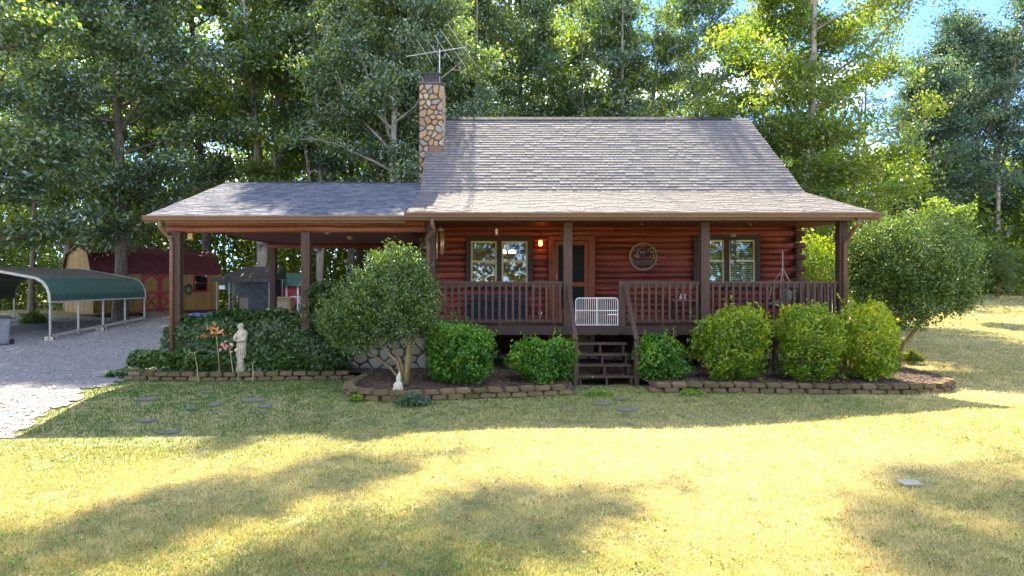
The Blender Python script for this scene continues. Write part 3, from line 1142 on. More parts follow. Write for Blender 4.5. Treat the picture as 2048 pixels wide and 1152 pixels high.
# ------------------------------------------------------------------ attached carport
car = thing('attached_carport', 'open carport joined to the cabin, its roof shade painted blue grey into the shingles', 'carport', (-4.2, 18.7, 0))
KX0, KX1, KYE, KZE, KYR, KZR = -7.33, EX0 + .02, 14.93, 3.58, 19.6, 4.98
kr = MB()
for (ya, za, yb, zb) in ((KYE, KZE, KYR, KZR), (KYR, KZR, 24.0, 3.66)):
    x1 = KX1 if ya < 19 else XL - .02
    kr.add([(KX0, ya, za - .09), (x1, ya, za - .09), (x1, yb, zb - .09), (KX0, yb, zb - .09), (KX0, ya, za - .004), (x1, ya, za - .004), (x1, yb, zb - .004), (KX0, yb, zb - .004)],
           [(0, 3, 2, 1), (4, 5, 6, 7), (0, 1, 5, 4), (1, 2, 6, 5), (2, 3, 7, 6), (3, 0, 4, 7)])
kr = kr.build('roof', M['trim'], car)
slope(kr, M['shingle_shade'], KX0, KX1, KYE - .03, KZE - .008, KYR, KZR, .155, .013, 0, 9)
for i in range(20):
    w = (CXA - .05 - KX0) / 20
    x = KX0 + w * i
    MB().add([(x, KYR - .16, KZR - .035), (x + w * 1.05, KYR - .16, KZR - .035), (x + w * 1.05, KYR, KZR + .02), (x, KYR, KZR + .035), (x, KYR + .16, KZR - .035), (x + w * 1.05, KYR + .16, KZR - .035)],
             [(0, 1, 2, 3), (3, 2, 5, 4)]).build('ridge_cap', M['ridge'], kr)
gutter(KX0 - .02, EX0 - .035, KYE - .02, KZE + .002, car, .11)
KP = [(-6.76, 15.2), (-3.89, 15.2), (-6.76, 22.2), (-3.95, 22.3)]
for x, y in KP:
    mb = MB()
    mb.box(x - .093, x + .093, y - .093, y + .093, g(x, y) - .05, 3.23)
    mb.box(x - .03, x + .03, y - .1, y + .1, g(x, y) - .04, 3.22)
    mb.build('post', M['post'], car)
for z in (3.302, 3.444):
    for a, b in ((-7.0, -4.12), (-4.11, -1.22)):
        me = MB().tube([(a, 15.2, z), (b, 15.2, z)], .0735, 12).mesh('beam_log', True)
        obj('beam_log', me, M['beam'], car)
for z in (3.302, 3.444):
    MB().tube([(-7.0, 22.25, z), (-1.22, 22.25, z)], .0735, 10).build('beam_log', M['ceil'], car, True)
MB().tube([(-6.76, 15.29, 3.44), (-6.76, 22.17, 3.44)], .07, 10).build('beam_log', M['ceil'], car, True)
for i in range(22):
    y = 15.33 + i * .312
    MB().box(-6.84, -1.22 if y < 17.4 else -1.85, y, y + .304, 3.40, 3.42).build('ceiling_board', M['ceil'], car)
mb = MB()
for (a, z0, z1) in ((KX0 + .05, 3.5, 3.5),):
    v = [(a, KYE + .1, 3.5), (a, 23.9, 3.5), (a, KYR, KZR - .11), (a + .04, KYE + .1, 3.5), (a + .04, 23.9, 3.5), (a + .04, KYR, KZR - .11)]
    mb.add(v, [(0, 1, 2), (3, 5, 4), (0, 3, 4, 1), (1, 4, 5, 2), (2, 5, 3, 0)])
mb.build('gable_board', M['ceil'], car)
p = Vector((-7.05, 0, 0))
mb = MB()
mb.tube([(-7.0, KYE - .06, 3.47), (-7.0, KYE - .06, 3.33), (-6.96, 14.98, 3.22), (-6.86, 15.05, 3.10), (-6.83, 15.06, 3.0), (-6.83, 15.06, .3)], .042, 8)
mb.build('downspout', M['gutter'], car, True)
for px, py in ((700, 478), (655, 470)):
    q = at(px, py, 19.0 if px == 700 else 16.9)
    MB().loft([(q.x, q.y, 3.397, .09, .09), (q.x, q.y, 3.35, .08, .08), (q.x, q.y, 3.31, .04, .04)], 12).build('ceiling_light', M['cream_steel'], car, True)

# pale stone wall between the carport and the bed
sw = thing('stone_wall', 'low pale stone wall behind the big evergreen shrub', 'wall', (-2.6, 15.7, 0))
MB().box(-4.0, -1.25, 15.62, 15.85, -.05, .88).build('core', M['mortar'], sw)
stone_face(-4.0, -1.25, .02, .86, 15.62, .22, M['grey_stone'], sw, 31, .04, .014, 1.5)

# ------------------------------------------------------------------ things on and around the cabin
# antenna
mast = at(879, 165, 20.3)
an = thing('television_antenna', 'old television antenna on a mast strapped to the stone chimney', 'antenna', (mast.x, mast.y, 7.0))
MB().tube([(mast.x, mast.y, 6.6), (mast.x, mast.y, at(879, 98, 20.3).z)], .018, 6).build('mast', M['antenna'], an)
b0, b1 = at(812, 113, 20.0), at(932, 94, 20.6)
MB().tube([b0, b1], .012, 6).build('boom', M['antenna'], an)
for (xa, ya, xb, yb) in ((895, 48, 953, 132), (880, 58, 931, 134), (868, 70, 903, 122), (855, 82, 880, 114), (834, 80, 864, 128), (848, 96, 830, 126), (838, 86, 840, 104), (866, 92, 876, 112)):
    u = ((xa + xb) / 2 - 812) / 120
    dm = 20.0 + .6 * u
    MB().tube([at(xa, ya, dm - .5), at((xa + xb) / 2, (ya + yb) / 2, dm), at(xb, yb, dm + .5)], .009, 5).build('element', M['antenna'], an)

# white pet gate across the steps
gt = thing('pet_gate', 'white wire pet gate across the top of the steps', 'gate', (2.57, 15.0, ZD))
gx0, gx1, gz0, gz1, gy = 2.10, 3.03, ZD + .01, 1.775, 15.12
mb = MB()
mb.tube([(gx0, gy, gz0), (gx0, gy, gz1 - .06), (gx0 + .02, gy, gz1 - .015), (gx0 + .06, gy, gz1), (gx1 - .06, gy, gz1), (gx1 - .02, gy, gz1 - .015), (gx1, gy, gz1 - .06), (gx1, gy, gz0)], .011, 6)
mb.tube([(gx0, gy, gz0 + .01), (gx1, gy, gz0 + .01)], .009, 6)
mb.tube([(gx0, gy, 1.50), (gx1, gy, 1.50)], .009, 6)
mb.tube([((gx0 + gx1) / 2, gy - .01, gz0), ((gx0 + gx1) / 2, gy - .01, gz1)], .014, 6)
mb.build('frame', M['white'], gt)
me = MB().tube([(0, 0, gz0), (0, 0, gz1)], .0055, 5).mesh('wire')
for i in range(1, 20):
    obj('wire', me, M['white'], gt, (gx0 + (gx1 - gx0) * i / 20, gy, 0))
MB().box(gx1 - .22, gx1, gy - .015, gy + .015, 1.40, 1.42).build('latch', M['white'], gt)

# wheel on the wall
wc = at(1286, 513, YW - .05)
wh = thing('wall_medallion', 'round tree of life wall ornament with tan rim', 'ornament', wc)
n = 28
ring = MB()
v, f = [], []
for k in range(n):
    t = 2 * math.pi * k / n
    for (r_, dy) in ((.365, 0), (.36, -.045), (.315, -.045), (.31, 0)):
        v.append((wc.x + r_ * math.cos(t), wc.y + dy, wc.z + r_ * math.sin(t)))
for k in range(n):
    for q in range(3):
        f.append((k * 4 + q, ((k + 1) % n) * 4 + q, ((k + 1) % n) * 4 + q + 1, k * 4 + q + 1))
ring.add(v, f).build('rim', M['grey_wood'], wh)
mb = MB()
mb.tube([wc + Vector((-.02, -.02, -.32)), wc + Vector((.0, -.02, -.1)), wc + Vector((.02, -.02, .05))], [.03, .022, .018], 6)
for k in range(9):
    t = math.radians(15 + k * 19)
    mb.tube([wc + Vector((0, -.02, -.02)), wc + Vector((.16 * math.cos(t), -.02, .05 + .12 * math.sin(t))), wc + Vector((.3 * math.cos(t * .97), -.02, .04 + .24 * math.sin(t)))], [.012, .009, .006], 5)
mb.bar(wc + Vector((-.25, -.02, -.14)), wc + Vector((.25, -.02, -.14)), .03, .10)
mb.build('branches', M['metal_dark'], wh)
for k in range(34):
    t, r_ = R.uniform(-.5, math.pi + .5), R.uniform(.1, .29)
    a = wc + Vector((r_ * math.cos(t), -.03, r_ * math.sin(t) * .95))
    ax = Vector((R.uniform(-1, 1), 0, R.uniform(-1, 1))).normalized() * .03
    cr = Vector((-ax.z, 0, ax.x)) * .45
    MB().add([a - ax, a + cr, a + ax, a - cr, a + Vector((0, -.012, 0))], [(0, 1, 4), (1, 2, 4), (2, 3, 4), (3, 0, 4)]).build('leaf', M['cream_steel'], wh)

# lamp by the door
lp = at(1081, 487, YW - .1)
la = thing('porch_lamp', 'glowing amber porch lamp left of the door', 'lamp', lp)
MB().box(lp.x - .04, lp.x + .04, lp.y + .03, lp.y + .1, lp.z - .07, lp.z + .07).build('backplate', M['metal_dark'], la)
MB().loft([(lp.x, lp.y, lp.z - .06, .03, .03), (lp.x, lp.y, lp.z - .02, .05, .05), (lp.x, lp.y, lp.z + .05, .045, .045), (lp.x, lp.y, lp.z + .08, .03, .03)], 10).build('shade', M['lamp'], la, True)
MB().loft([(lp.x, lp.y, lp.z + .081, .05, .05), (lp.x, lp.y, lp.z + .10, .02, .02)], 10).build('top', M['metal_dark'], la)

# chandelier in the room
cc = at(1015, 503, 18.7)
cd = thing('chandelier', 'lit two shade ceiling lamp seen through the right pane of the left window', 'lamp', cc)
MB().tube([(cc.x, cc.y, 3.77), (cc.x, cc.y, cc.z + .02)], .012, 5).build('rod', M['brass'], cd)
for dx in (-.13, .13):
    MB().tube([(cc.x, cc.y, cc.z + .02), (cc.x + dx, cc.y, cc.z + .06)], .01, 5).build('arm', M['brass'], cd)
    MB().loft([(cc.x + dx, cc.y, cc.z - .05, .10, .10), (cc.x + dx, cc.y, cc.z + .01, .085, .085), (cc.x + dx, cc.y, cc.z + .05, .03, .03)], 12).build('shade', M['bulb'], cd, True)


# wind chimes and hanging things
def chime(px, ptop, pbot, d, offs, lens, m, label, rad, cap):
    t = at(px, ptop, d)
    root = thing('wind_chime', label, 'wind chime', (t.x, t.y, t.z - .5))
    MB().tube([(t.x, t.y, 3.52), (t.x, t.y, t.z)], .004, 4).build('cord', M['metal_dark'], root)
    MB().loft([(t.x, t.y, t.z - .04, cap, cap), (t.x, t.y, t.z + .0, cap, cap), (t.x, t.y, t.z + .05, cap * .4, cap * .4)], 10).build('cap', M['grey_wood'], root)
    for (dx, dy), L in zip(offs, lens):
        MB().tube([(t.x + dx, t.y + dy, t.z - .07), (t.x + dx, t.y + dy, t.z - .07 - L)], rad, 8).build('chime_tube', m, root, True)
    return root


chime(880, 459, 520, 15.5, [(-.07, 0), (.03, -.03), (.075, .02), (.05, .05)], [.60, .50, .47, .52], M['brass'], 'long brass wind chime beside the left porch post', .016, .085)
c2 = chime(1466, 470, 510, 15.9, [(-.06, 0), (.0, -.05), (.06, 0), (.03, .05), (-.03, .05)], [.38, .34, .42, .36, .40], M['metal_dark'], 'black wind chime hanging before the right window', .012, .07)
q = at(1470, 523, 15.9)
MB().loft([(q.x, q.y, q.z - .06, .012, .012), (q.x, q.y, q.z, .035, .01), (q.x, q.y, q.z + .06, .01, .01)], 8).build('clapper', M['metal_dark'], c2)
MB().tube([(q.x, q.y, q.z + .05), (q.x, q.y, q.z + .5)], .003, 4).build('clapper_cord', M['metal_dark'], c2)

t = at(993, 462, 15.6)
hf = thing('hummingbird_feeder', 'small red hummingbird feeder hanging before the left window', 'bird feeder', t)
MB().tube([(t.x, t.y, 3.52), (t.x, t.y, t.z + .06)], .004, 4).build('hook', M['metal_dark'], hf)
MB().loft([(t.x, t.y, t.z - .08, .03, .03), (t.x, t.y, t.z + .04, .035, .035), (t.x, t.y, t.z + .06, .012, .012)], 10).build('bottle', M['white'], hf, True)
MB().loft([(t.x, t.y, t.z - .12, .06, .06), (t.x, t.y, t.z - .10, .075, .075), (t.x, t.y, t.z - .08, .03, .03)], 10).build('base', M['red_paint'], hf, True)

t = at(382, 472, 15.9)
bf = thing('seed_feeder', 'yellow seed feeder hanging in the left end of the carport', 'bird feeder', t)
MB().tube([(t.x, t.y, 3.40), (t.x, t.y, t.z + .1)], .004, 4).build('hook', M['metal_dark'], bf)
MB().box(t.x - .055, t.x + .055, t.y - .055, t.y + .055, t.z - .08, t.z + .06).build('body', M['brass'], bf)
MB().add([(t.x - .08, t.y - .08, t.z + .06), (t.x + .08, t.y - .08, t.z + .06), (t.x + .08, t.y + .08, t.z + .06), (t.x - .08, t.y + .08, t.z + .06), (t.x, t.y, t.z + .12)], [(0, 1, 4), (1, 2, 4), (2, 3, 4), (3, 0, 4), (3, 2, 1, 0)]).build('lid', M['yellow_wood'], bf)
MB().box(t.x - .09, t.x + .09, t.y - .09, t.y + .09, t.z - .10, t.z - .08).build('tray', M['yellow_wood'], bf)

# porch hooks row
for k, px in enumerate((1500, 1283)):
    t = at(px, 442, 15.7)
    ob = MB().tube([(t.x, t.y, 3.53), (t.x, t.y, 3.46), (t.x + .02, t.y, 3.43), (t.x + .03, t.y, 3.46)], .006, 5).build('ceiling_hook', M['metal'], cabin)

# dark bench under the left window
b = thing('storage_bench', 'dark blue slatted bench under the left window', 'bench', (.38, 17.0, ZD))
for i in range(4):
    MB().box(-.44, 1.2, 17.16 + .0, 17.2, 1.36 + i * .12, 1.46 + i * .12).build('back_slat', M['navy'], b)
for i in range(4):
    MB().box(-.44, 1.2, 16.72 + i * .11, 16.82 + i * .11, 1.56, 1.59).build('seat_slat', M['navy'], b)
for x in (-.40, 1.10):
    for y in (16.74, 17.12):
        MB().box(x, x + .06, y, y + .05, ZD, 1.56).build('leg', M['navy'], b)
MB().box(-.40, 1.16, 16.76, 16.79, 1.22, 1.55).build('front_panel', M['navy'], b)

# side table with ornaments
tb = thing('porch_table', 'low dark table against the wall below the right window', 'table', (5.1, 17.0, ZD))
MB().box(4.78, 5.42, 16.95, 17.3, 1.66, 1.69).build('table_top', M['grey_wood'], tb)
for x in (4.8, 5.36):
    for y in (16.97, 17.24):
        MB().box(x, x + .04, y, y + .04, ZD, 1.66).build('leg', M['trim'], tb)
for k, (dx, lab) in enumerate(((5.0, 'white rabbit figurine nearest the steps on the porch table'), (5.1, 'white rabbit figurine in the middle of the porch table'), (5.24, 'white rabbit figurine nearest the post on the porch table'))):
    mb = MB().ball((dx, 17.1, 1.735), .03, .045, .045)
    mb.ball((dx, 17.05, 1.79), .022, .025, .022, 8, 5)
    mb.tube([(dx - .01, 17.05, 1.80), (dx - .014, 17.06, 1.85)], [.008, .004], 5)
    mb.tube([(dx + .01, 17.05, 1.80), (dx + .014, 17.06, 1.85)], [.008, .004], 5)
    tag(mb.build('figurine', M['white'], None, True), lab, 'figurine', 'rabbit figurines on the porch table')

# hanging chair
hx, hy = 7.16, 16.2
hc = thing('hanging_chair', 'rope hung sling chair with green striped cushions at the right end of the porch', 'chair', (hx, hy, ZD))
M['cushion'] = surf('green_cushion', (.12, .15, .10), (.40, .42, .33), 12, .9, (1, 1, 8), .1)
M['canvas'] = surf('tan_canvas', (.30, .24, .15), (.42, .35, .24), 9, .9, (1, 1, 6), .2)
MB().tube([(hx, hy, 3.53), (hx, hy, 2.85)], .006, 5).build('chain', M['metal_dark'], hc)
MB().tube([(hx, hy, 2.87), (hx, hy, 2.45)], .012, 6).build('rope', M['cream_steel'], hc)
for ex, ez, ey in ((-.16, 2.02, -.25), (.14, 1.98, -.25), (-.16, 2.02, .25), (.14, 1.98, .25)):
    MB().tube([(hx, hy, 2.46), (hx + ex, hy + ey, ez), (hx + ex * 1.25, hy + ey * 1.2, 1.72)], .009, 5).build('rope', M['cream_steel'], hc)
v, f = [], []
for i_ in range(9):
    t_ = i_ / 8
    for j_ in range(7):
        s_ = j_ / 6 * 2 - 1
        v.append((hx - .55 + .80 * t_, hy + s_ * .32, 1.52 + .5 * max(0, t_ - .55) ** 1.1 * 2 + .05 * s_ * s_ + .06 * (1 - t_) ** 2))
for i_ in range(8):
    for j_ in range(6):
        f.append((i_ * 7 + j_, i_ * 7 + j_ + 1, (i_ + 1) * 7 + j_ + 1, (i_ + 1) * 7 + j_))
MB().add(v, f).build('sling', M['canvas'], hc, True)
MB().tube([(hx - .56, hy - .34, 1.58), (hx - .56, hy + .34, 1.58)], .018, 6).build('front_bar', M['grey_wood'], hc)
MB().tube([(hx + .26, hy - .34, 2.0), (hx + .26, hy + .34, 2.0)], .018, 6).build('back_bar', M['grey_wood'], hc)
for (cx_, cz_, a_, b_) in ((hx - .22, 1.60, .26, .06), (hx + .08, 1.78, .08, .20)):
    MB().ball((cx_, hy, cz_), a_, .27, b_, 12, 7).build('cushion', M['cushion'], hc, True)

# ------------------------------------------------------------------ garden ornaments
sp = at(483, 712, 14.98)
base = sp.z - .02
st = MB()
s = .74
x, y, z = sp.x, sp.y, base
st.loft([(x, y, z - .42, .13, .12), (x, y, z, .115, .10), (x - .005, y, z + .06, .11, .095), (x, y, z + .25 * s, .10, .088), (x + .01, y, z + .45 * s, .105, .09), (x + .015, y, z + .6 * s, .12, .092),
         (x + .015, y, z + .70 * s, .125, .088), (x + .01, y, z + .77 * s, .10, .075), (x + .0, y, z + .815 * s, .052, .055), (x - .01, y - .01, z + .85 * s, .062, .066), (x - .012, y - .014, z + .91 * s, .07, .073),
         (x - .006, y - .008, z + .96 * s, .06, .064), (x, y, z + 1.0 * s, .025, .03)], 16)
st.tube([(x - .09, y - .04, z + .68 * s), (x - .13, y - .07, z + .54 * s), (x - .07, y - .12, z + .50 * s), (x - .11, y - .13, z + .55 * s)], [.042, .04, .032, .024], 8)
st.tube([(x + .10, y - .04, z + .66 * s), (x + .09, y - .09, z + .52 * s), (x - .02, y - .13, z + .49 * s), (x - .08, y - .14, z + .52 * s)], [.042, .04, .032, .024], 8)
st.ball((x - .105, y - .13, z + .57 * s), .035, .03, .03, 8, 6)
for k in range(7):
    t = math.pi * (1 + (k + .5) / 7)
    st.tube([(x + .105 * math.cos(t), y + .092 * math.sin(t), z), (x + .098 * math.cos(t), y + .084 * math.sin(t), z + .42 * s)], [.014, .006], 5)
tag(st.build('garden_statue', M['concrete'], None, True), 'mossy concrete robed figure statue standing in the ivy', 'statue')

p = at(797, 776, 12.85)
gn = MB()
z = g(p.x, p.y) + .13
gn.loft([(p.x, p.y, z - .1, .085, .08), (p.x, p.y, z + .03, .085, .075), (p.x, p.y, z + .10, .07, .06), (p.x, p.y, z + .13, .04, .04), (p.x, p.y, z + .17, .045, .045), (p.x, p.y, z + .19, .05, .05), (p.x + .01, p.y, z + .26, .025, .025), (p.x + .02, p.y, z + .32, .004, .004)], 12)
gn.tube([(p.x - .04, p.y, z + .11), (p.x - .09, p.y - .04, z + .04)], [.025, .02], 6)
gn.tube([(p.x + .04, p.y, z + .11), (p.x + .07, p.y - .05, z + .05)], [.025, .02], 6)
gn.ball((p.x - .07, p.y - .06, z), .035, .05, .03, 8, 5)
tag(gn.build('garden_gnome', M['concrete'], None, True), 'small pale garden gnome at the foot of the big evergreen', 'statue')

p = at(322, 725, 15.3)
bd = thing('bird_ornament', 'rusty metal bird ornament at the left end of the ivy bed', 'ornament', (p.x, p.y, g(p.x, p.y)))
z = at(322, 700, 15.3).z
mb = MB().ball((p.x, p.y, z), .10, .06, .06, 10, 7)
mb.tube([(p.x + .07, p.y, z + .02), (p.x + .12, p.y, z + .12), (p.x + .10, p.y, z + .20), (p.x + .05, p.y, z + .23)], [.03, .018, .016, .02], 6)
mb.tube([(p.x + .06, p.y, z + .235), (p.x - .02, p.y, z + .22)], [.012, .003], 5)
mb.build('body', M['grey_wood'], bd, True)
for dx in (-.03, .04):
    MB().tube([(p.x + dx, p.y, z - .04), (p.x + dx, p.y, g(p.x, p.y) - .02)], .008, 5).build('leg', M['grey_wood'], bd)


def sprig(px, py, d, m, label, n=16, s=.13, seed=1):
    c = at(px, py, d)
    root = thing('leaf_ornament', label, 'plant', (c.x, c.y, g(c.x, c.y)))
    MB().tube([(c.x + .1, c.y + .05, g(c.x, c.y)), (c.x + .04, c.y, c.z - .15), (c.x, c.y, c.z)], [.01, .008, .005], 5).build('stem', M['straw'], root)
    rng = np.random.default_rng(seed)
    C = np.array(c)[None] + rng.normal(size=(n, 3)) * [.10, .04, .09]
    # each leaf a piece of its own
    for i in range(n):
        out = np.array([[rng.normal() * .4, -1, .3 + rng.normal() * .4]])
        me = leaf_mesh('leaf', C[i:i + 1], s, rng, unit(out), .6, None, .15, .5, .6)
        obj('leaf', me, m, root)


sprig(430, 664, 14.86, M['orange_leaf'], 'cluster of orange autumn leaves before the ivy left of the statue', 18, .115, 3)
sprig(457, 690, 14.84, M['pink_leaf'], 'faded pink leaf cluster beside the statue', 13, .10, 5)

for k, (px, py, top, lean, lab) in enumerate(((397, 762, 705, -14, 'bent dry stalk in front of the ivy bed edging'), (476, 762, 728, 4, 'short dry stalk standing below the statue'), (505, 745, 728, 6, 'dry seed head right below the statue'))):
    a = at(px, py, 14.62)
    a.z = g(a.x, a.y)
    c = at(px - (8 if k == 0 else 0), top, 14.62)
    root = thing('dry_stalk', lab, 'plant', a)
    MB().tube([a, (a + c) / 2 + Vector((.015, 0, 0)), c], [.009, .008, .006], 5).build('stem', M['straw'], root)
    e = c + Vector((lean * .012, 0, -.06 if k == 0 else .04))
    MB().tube([c, (c + e) / 2 + Vector((0, 0, .03)), e], [.006, .006, .004], 5).build('seed_head', M['straw'], root)
    MB().tube([c, c + Vector((-lean * .008, -.02, .05))], [.006, .003], 5).build('seed_head', M['straw'], root)


# stepping stones
def flag(px, py, w, h, lab, seed):
    d = F * (H - 0) / (py - CY)
    for _ in range(4):
        X = (px - CX) * d / F
        d = F * (H - g(X, d)) / (py - CY)
    rng = random.Random(seed)
    n = 9
    v, f = [], []
    z = g(X, d) + .0
    for lev, s in ((-.03, 1), (.012, 1), (.018, .93)):
        for k in range(n):
            t = 2 * math.pi * k / n
            rr = random.Random(seed * 100 + k).uniform(.8, 1.12)
            v.append((X + w * .5 * rr * s * math.cos(t), d + h * .5 * rr * s * math.sin(t), z + lev))
    for l in range(2):
        for k in range(n):
            f.append((l * n + k, l * n + (k + 1) % n, (l + 1) * n + (k + 1) % n, (l + 1) * n + k))
    f.append(tuple(2 * n + k for k in range(n)))
    me = bpy.data.meshes.new('stepping_stone')
    me.from_pydata(v, [], f)
    tag(obj('stepping_stone', me, M['flag']), lab, 'stone', 'flat stones set in the grass')
    FLAGS.append((X, d, max(w, h) * .5))


FLAGS = []
flag(515, 799, .52, .32, 'largest grey flat stone in the shaded grass below the ivy bed', 1)
flag(541, 808, .30, .26, 'small grey flat stone beside the largest one in the shaded grass', 2)
flag(438, 806, .25, .3, 'grey flat stone left of the largest one in the shaded grass', 3)
flag(416, 784, .28, .25, 'small flat stone closest to the ivy bed edging', 4)
flag(298, 797, .45, .35, 'pale flat stone at the left of the shaded grass', 5)
flag(330, 829, .35, .2, 'half buried flat stone in the middle of the shaded grass', 6)
flag(343, 863, .42, .22, 'flat stone near the sunlit edge of the shaded grass', 7)
flag(404, 812, .22, .18, 'tiny flat stone between two larger ones in the shaded grass', 8)
flag(1202, 806, .36, .34, 'left stepping stone at the foot of the porch steps', 9)
flag(1236, 798, .22, .3, 'small stepping stone nearest the porch steps', 10)
flag(1250, 818, .38, .34, 'right stepping stone at the foot of the porch steps', 11)
flag(1160, 772, .3, .3, 'flat stone under the left foot of the porch steps', 12)

# drain grate
gp = at(1820, 950, 7.4)
d = 7.4
X = (1820 - CX) * d / F
z = g(X, d) + .012
gr = thing('drain_grate', 'small white slotted grate lying in the sunny lawn', 'grate', (X, d, z))
MB().box(X - .10, X + .10, d - .08, d - .06, z, z + .02).build('rim', M['cream_steel'], gr)
MB().box(X - .10, X + .10, d + .06, d + .08, z, z + .02).build('rim', M['cream_steel'], gr)
for k in range(8):
    MB().box(X - .095 + k * .0255, X - .08 + k * .0255, d - .06, d + .06, z, z + .018).build('slat', M['cream_steel'], gr)

# ------------------------------------------------------------------ the yard on the left
# green metal carport
mc = thing('metal_carport', 'green arched metal carport on cream posts with fallen leaves on its roof', 'carport', (-18.4, 27.8, .1))
Y0, Y1 = 24.4, 31.3
half = [(-15.40, 1.42), (-15.42, 1.72), (-15.50, 1.95), (-15.65, 2.16), (-15.9, 2.30), (-17.2, 2.54), (-18.4, 2.74)]
full = half + [(-36.8 - x, z) for x, z in half[-2::-1]]
for i in range(len(full) - 1):
    (xa, za), (xb, zb) = full[i], full[i + 1]
    mb = MB().add([(xa, Y0, za), (xb, Y0, zb), (xb, Y1, zb), (xa, Y1, za), (xa, Y0, za - .02), (xb, Y0, zb - .02), (xb, Y1, zb - .02), (xa, Y1, za - .02)],
                  [(0, 1, 2, 3), (7, 6, 5, 4), (0, 4, 5, 1), (2, 6, 7, 3), (1, 5, 6, 2), (3, 7, 4, 0)])
    mb.build('roof_panel', M['litter_roof'] if 4 <= i <= 7 else M['green_metal'], mc)
for y in (Y0 - .03, Y1 + .0):
    mb = MB()
    for (xa, za), (xb, zb) in zip(full, full[1:]):
        mb.bar((xa, y, za - .02), (xb, y, zb - .02), .05, .09)
    mb.build('trim', M['cream_steel'], mc)
MB().bar((-15.385, Y0, 1.42), (-15.385, Y1, 1.42), .03, .06).build('trim', M['cream_steel'], mc)
for i in range(1, 4):
    z0_ = 1.50 + i * .07
    xx = -15.40 - (.0, .0, .02, .05)[i] + .012
    MB().bar((xx, Y0, z0_), (xx, Y1, z0_), .015, .015).build('rib', M['green_metal'], mc)
for i in range(5):
    y = Y0 + .03 + (Y1 - Y0 - .06) * i / 4
    for x in (-15.42, -21.38):
        MB().box(x - .03, x + .03, y - .03, y + .03, g(x, y) + .06, 1.45).build('post', M['cream_steel'], mc)
for x in (-15.42, -21.38):
    MB().bar((x, Y0, g(x, Y0) + .17), (x, Y1, g(x, Y1) + .17), .06, .09).build('base_rail', M['cream_steel'], mc)
for k, (y, lab) in enumerate(((Y0 + .05, 'concrete block under the front post of the green carport'), (Y0 + 3.3, 'concrete block under the middle post of the green carport'))):
    x = -15.42
    mb = MB()
    z = g(x, y)
    mb.box(x - .2, x + .2, y - .1, y + .1, z - .02, z + .02)
    for a in (-.2, -.02, .16):
        mb.box(x + a, x + a + .04, y - .1, y + .1, z + .02, z + .15)
    mb.box(x - .2, x + .2, y - .1, y - .07, z + .021, z + .149)
    mb.box(x - .2, x + .2, y + .07, y + .1, z + .021, z + .149)
    tag(mb.build('concrete_block', M['concrete']), lab, 'block')

# wheeled bin at the left edge
p = at(2, 640, 23.0)
z = g(p.x, p.y)
bn = thing('wheeled_bin', 'grey wheeled bin at the left edge by the green carport', 'bin', (p.x, p.y, z))
MB().loft([(p.x, p.y, z + .05, .24, .26), (p.x, p.y, z + .9, .31, .33)], 4).build('body', M['metal'], bn)
MB().loft([(p.x, p.y, z + .9, .35, .37), (p.x, p.y, z + .95, .35, .37), (p.x, p.y, z + 1.0, .28, .3)], 4).build('lid', M['metal_dark'], bn)
for s_ in (-1, 1):
    MB().tube([(p.x + s_ * .2, p.y + .2, z + .1), (p.x + s_ * .25, p.y + .2, z + .1)], .1, 12).build('wheel', M['metal_dark'], bn)

# barn shaped shed
k_ = 1.07
A = Vector(((187 - CX) * 31 * k_ / F, 31 * k_, 0))
B = Vector(((438 - CX) * 36 * k_ / F, 36 * k_, 0))
u = (B - A).normalized()
wv = Vector((-u.y, u.x, 0))
LS, WS = (B - A).length, 3.2
zb, ze = .62, H + .52 * k_
shed = thing('garden_shed', 'yellow barn shaped shed with red doors and dark red roof', 'shed', (A.x, A.y, g(A.x, A.y)))


def S(a, b, z):
    """a along the front, b into the shed"""
    q = A + u * a + wv * b
    return (q.x, q.y, z)


def sbox(a0, a1, b0, b1, z0, z1):
    return MB().add([S(a0, b0, z0), S(a1, b0, z0), S(a1, b1, z0), S(a0, b1, z0), S(a0, b0, z1), S(a1, b0, z1), S(a1, b1, z1), S(a0, b1, z1)],
                    [(0, 3, 2, 1), (4, 5, 6, 7), (0, 1, 5, 4), (1, 2, 6, 5), (2, 3, 7, 6), (3, 0, 4, 7)])


zk, zr = 3.55, 3.95
gam = [(0, ze), (.38, zk), (WS / 2, zr), (WS - .38, zk), (WS, ze)]
mb = MB()
for a in (.0, LS - .05):
    v = [S(a, 0, zb), S(a, WS, zb)] + [S(a, b, z) for b, z in reversed(gam)]
    w2 = [S(a + .05, 0, zb), S(a + .05, WS, zb)] + [S(a + .05, b, z) for b, z in reversed(gam)]
    n = len(v)
    mb.add(v + w2, [tuple(range(n)), tuple(range(2 * n - 1, n - 1, -1))] + [(i, n + i, n + (i + 1) % n, (i + 1) % n) for i in range(n)])
mb.build('gable_wall', M['yellow_wood'], shed)
sbox(.05, LS - .05, WS - .05, WS, zb, ze).build('back_wall', M['yellow_wood'], shed)
nb_ = 44
for i in range(nb_):
    a0 = LS * i / nb_
    sbox(a0 + .004, LS * (i + 1) / nb_ - .004, -.002 - .006 * (i % 2), .05, zb, ze).build('siding_board', M['yellow_wood'], shed)
for i in range(12):
    b0_ = WS * i / 12
    t0 = b0_ + WS / 24
    zt = np.interp(t0, [q[0] for q in gam], [q[1] for q in gam]) - .05
    sbox(-.012, -.001, b0_ + .01, WS * (i + 1) / 12 - .01, zb, zt).build('siding_board', M['yellow_wood'], shed)
sbox(-.03, -.013, 0, WS, ze + .05, ze + .14).build('gable_band', M['grey_wood'], shed)
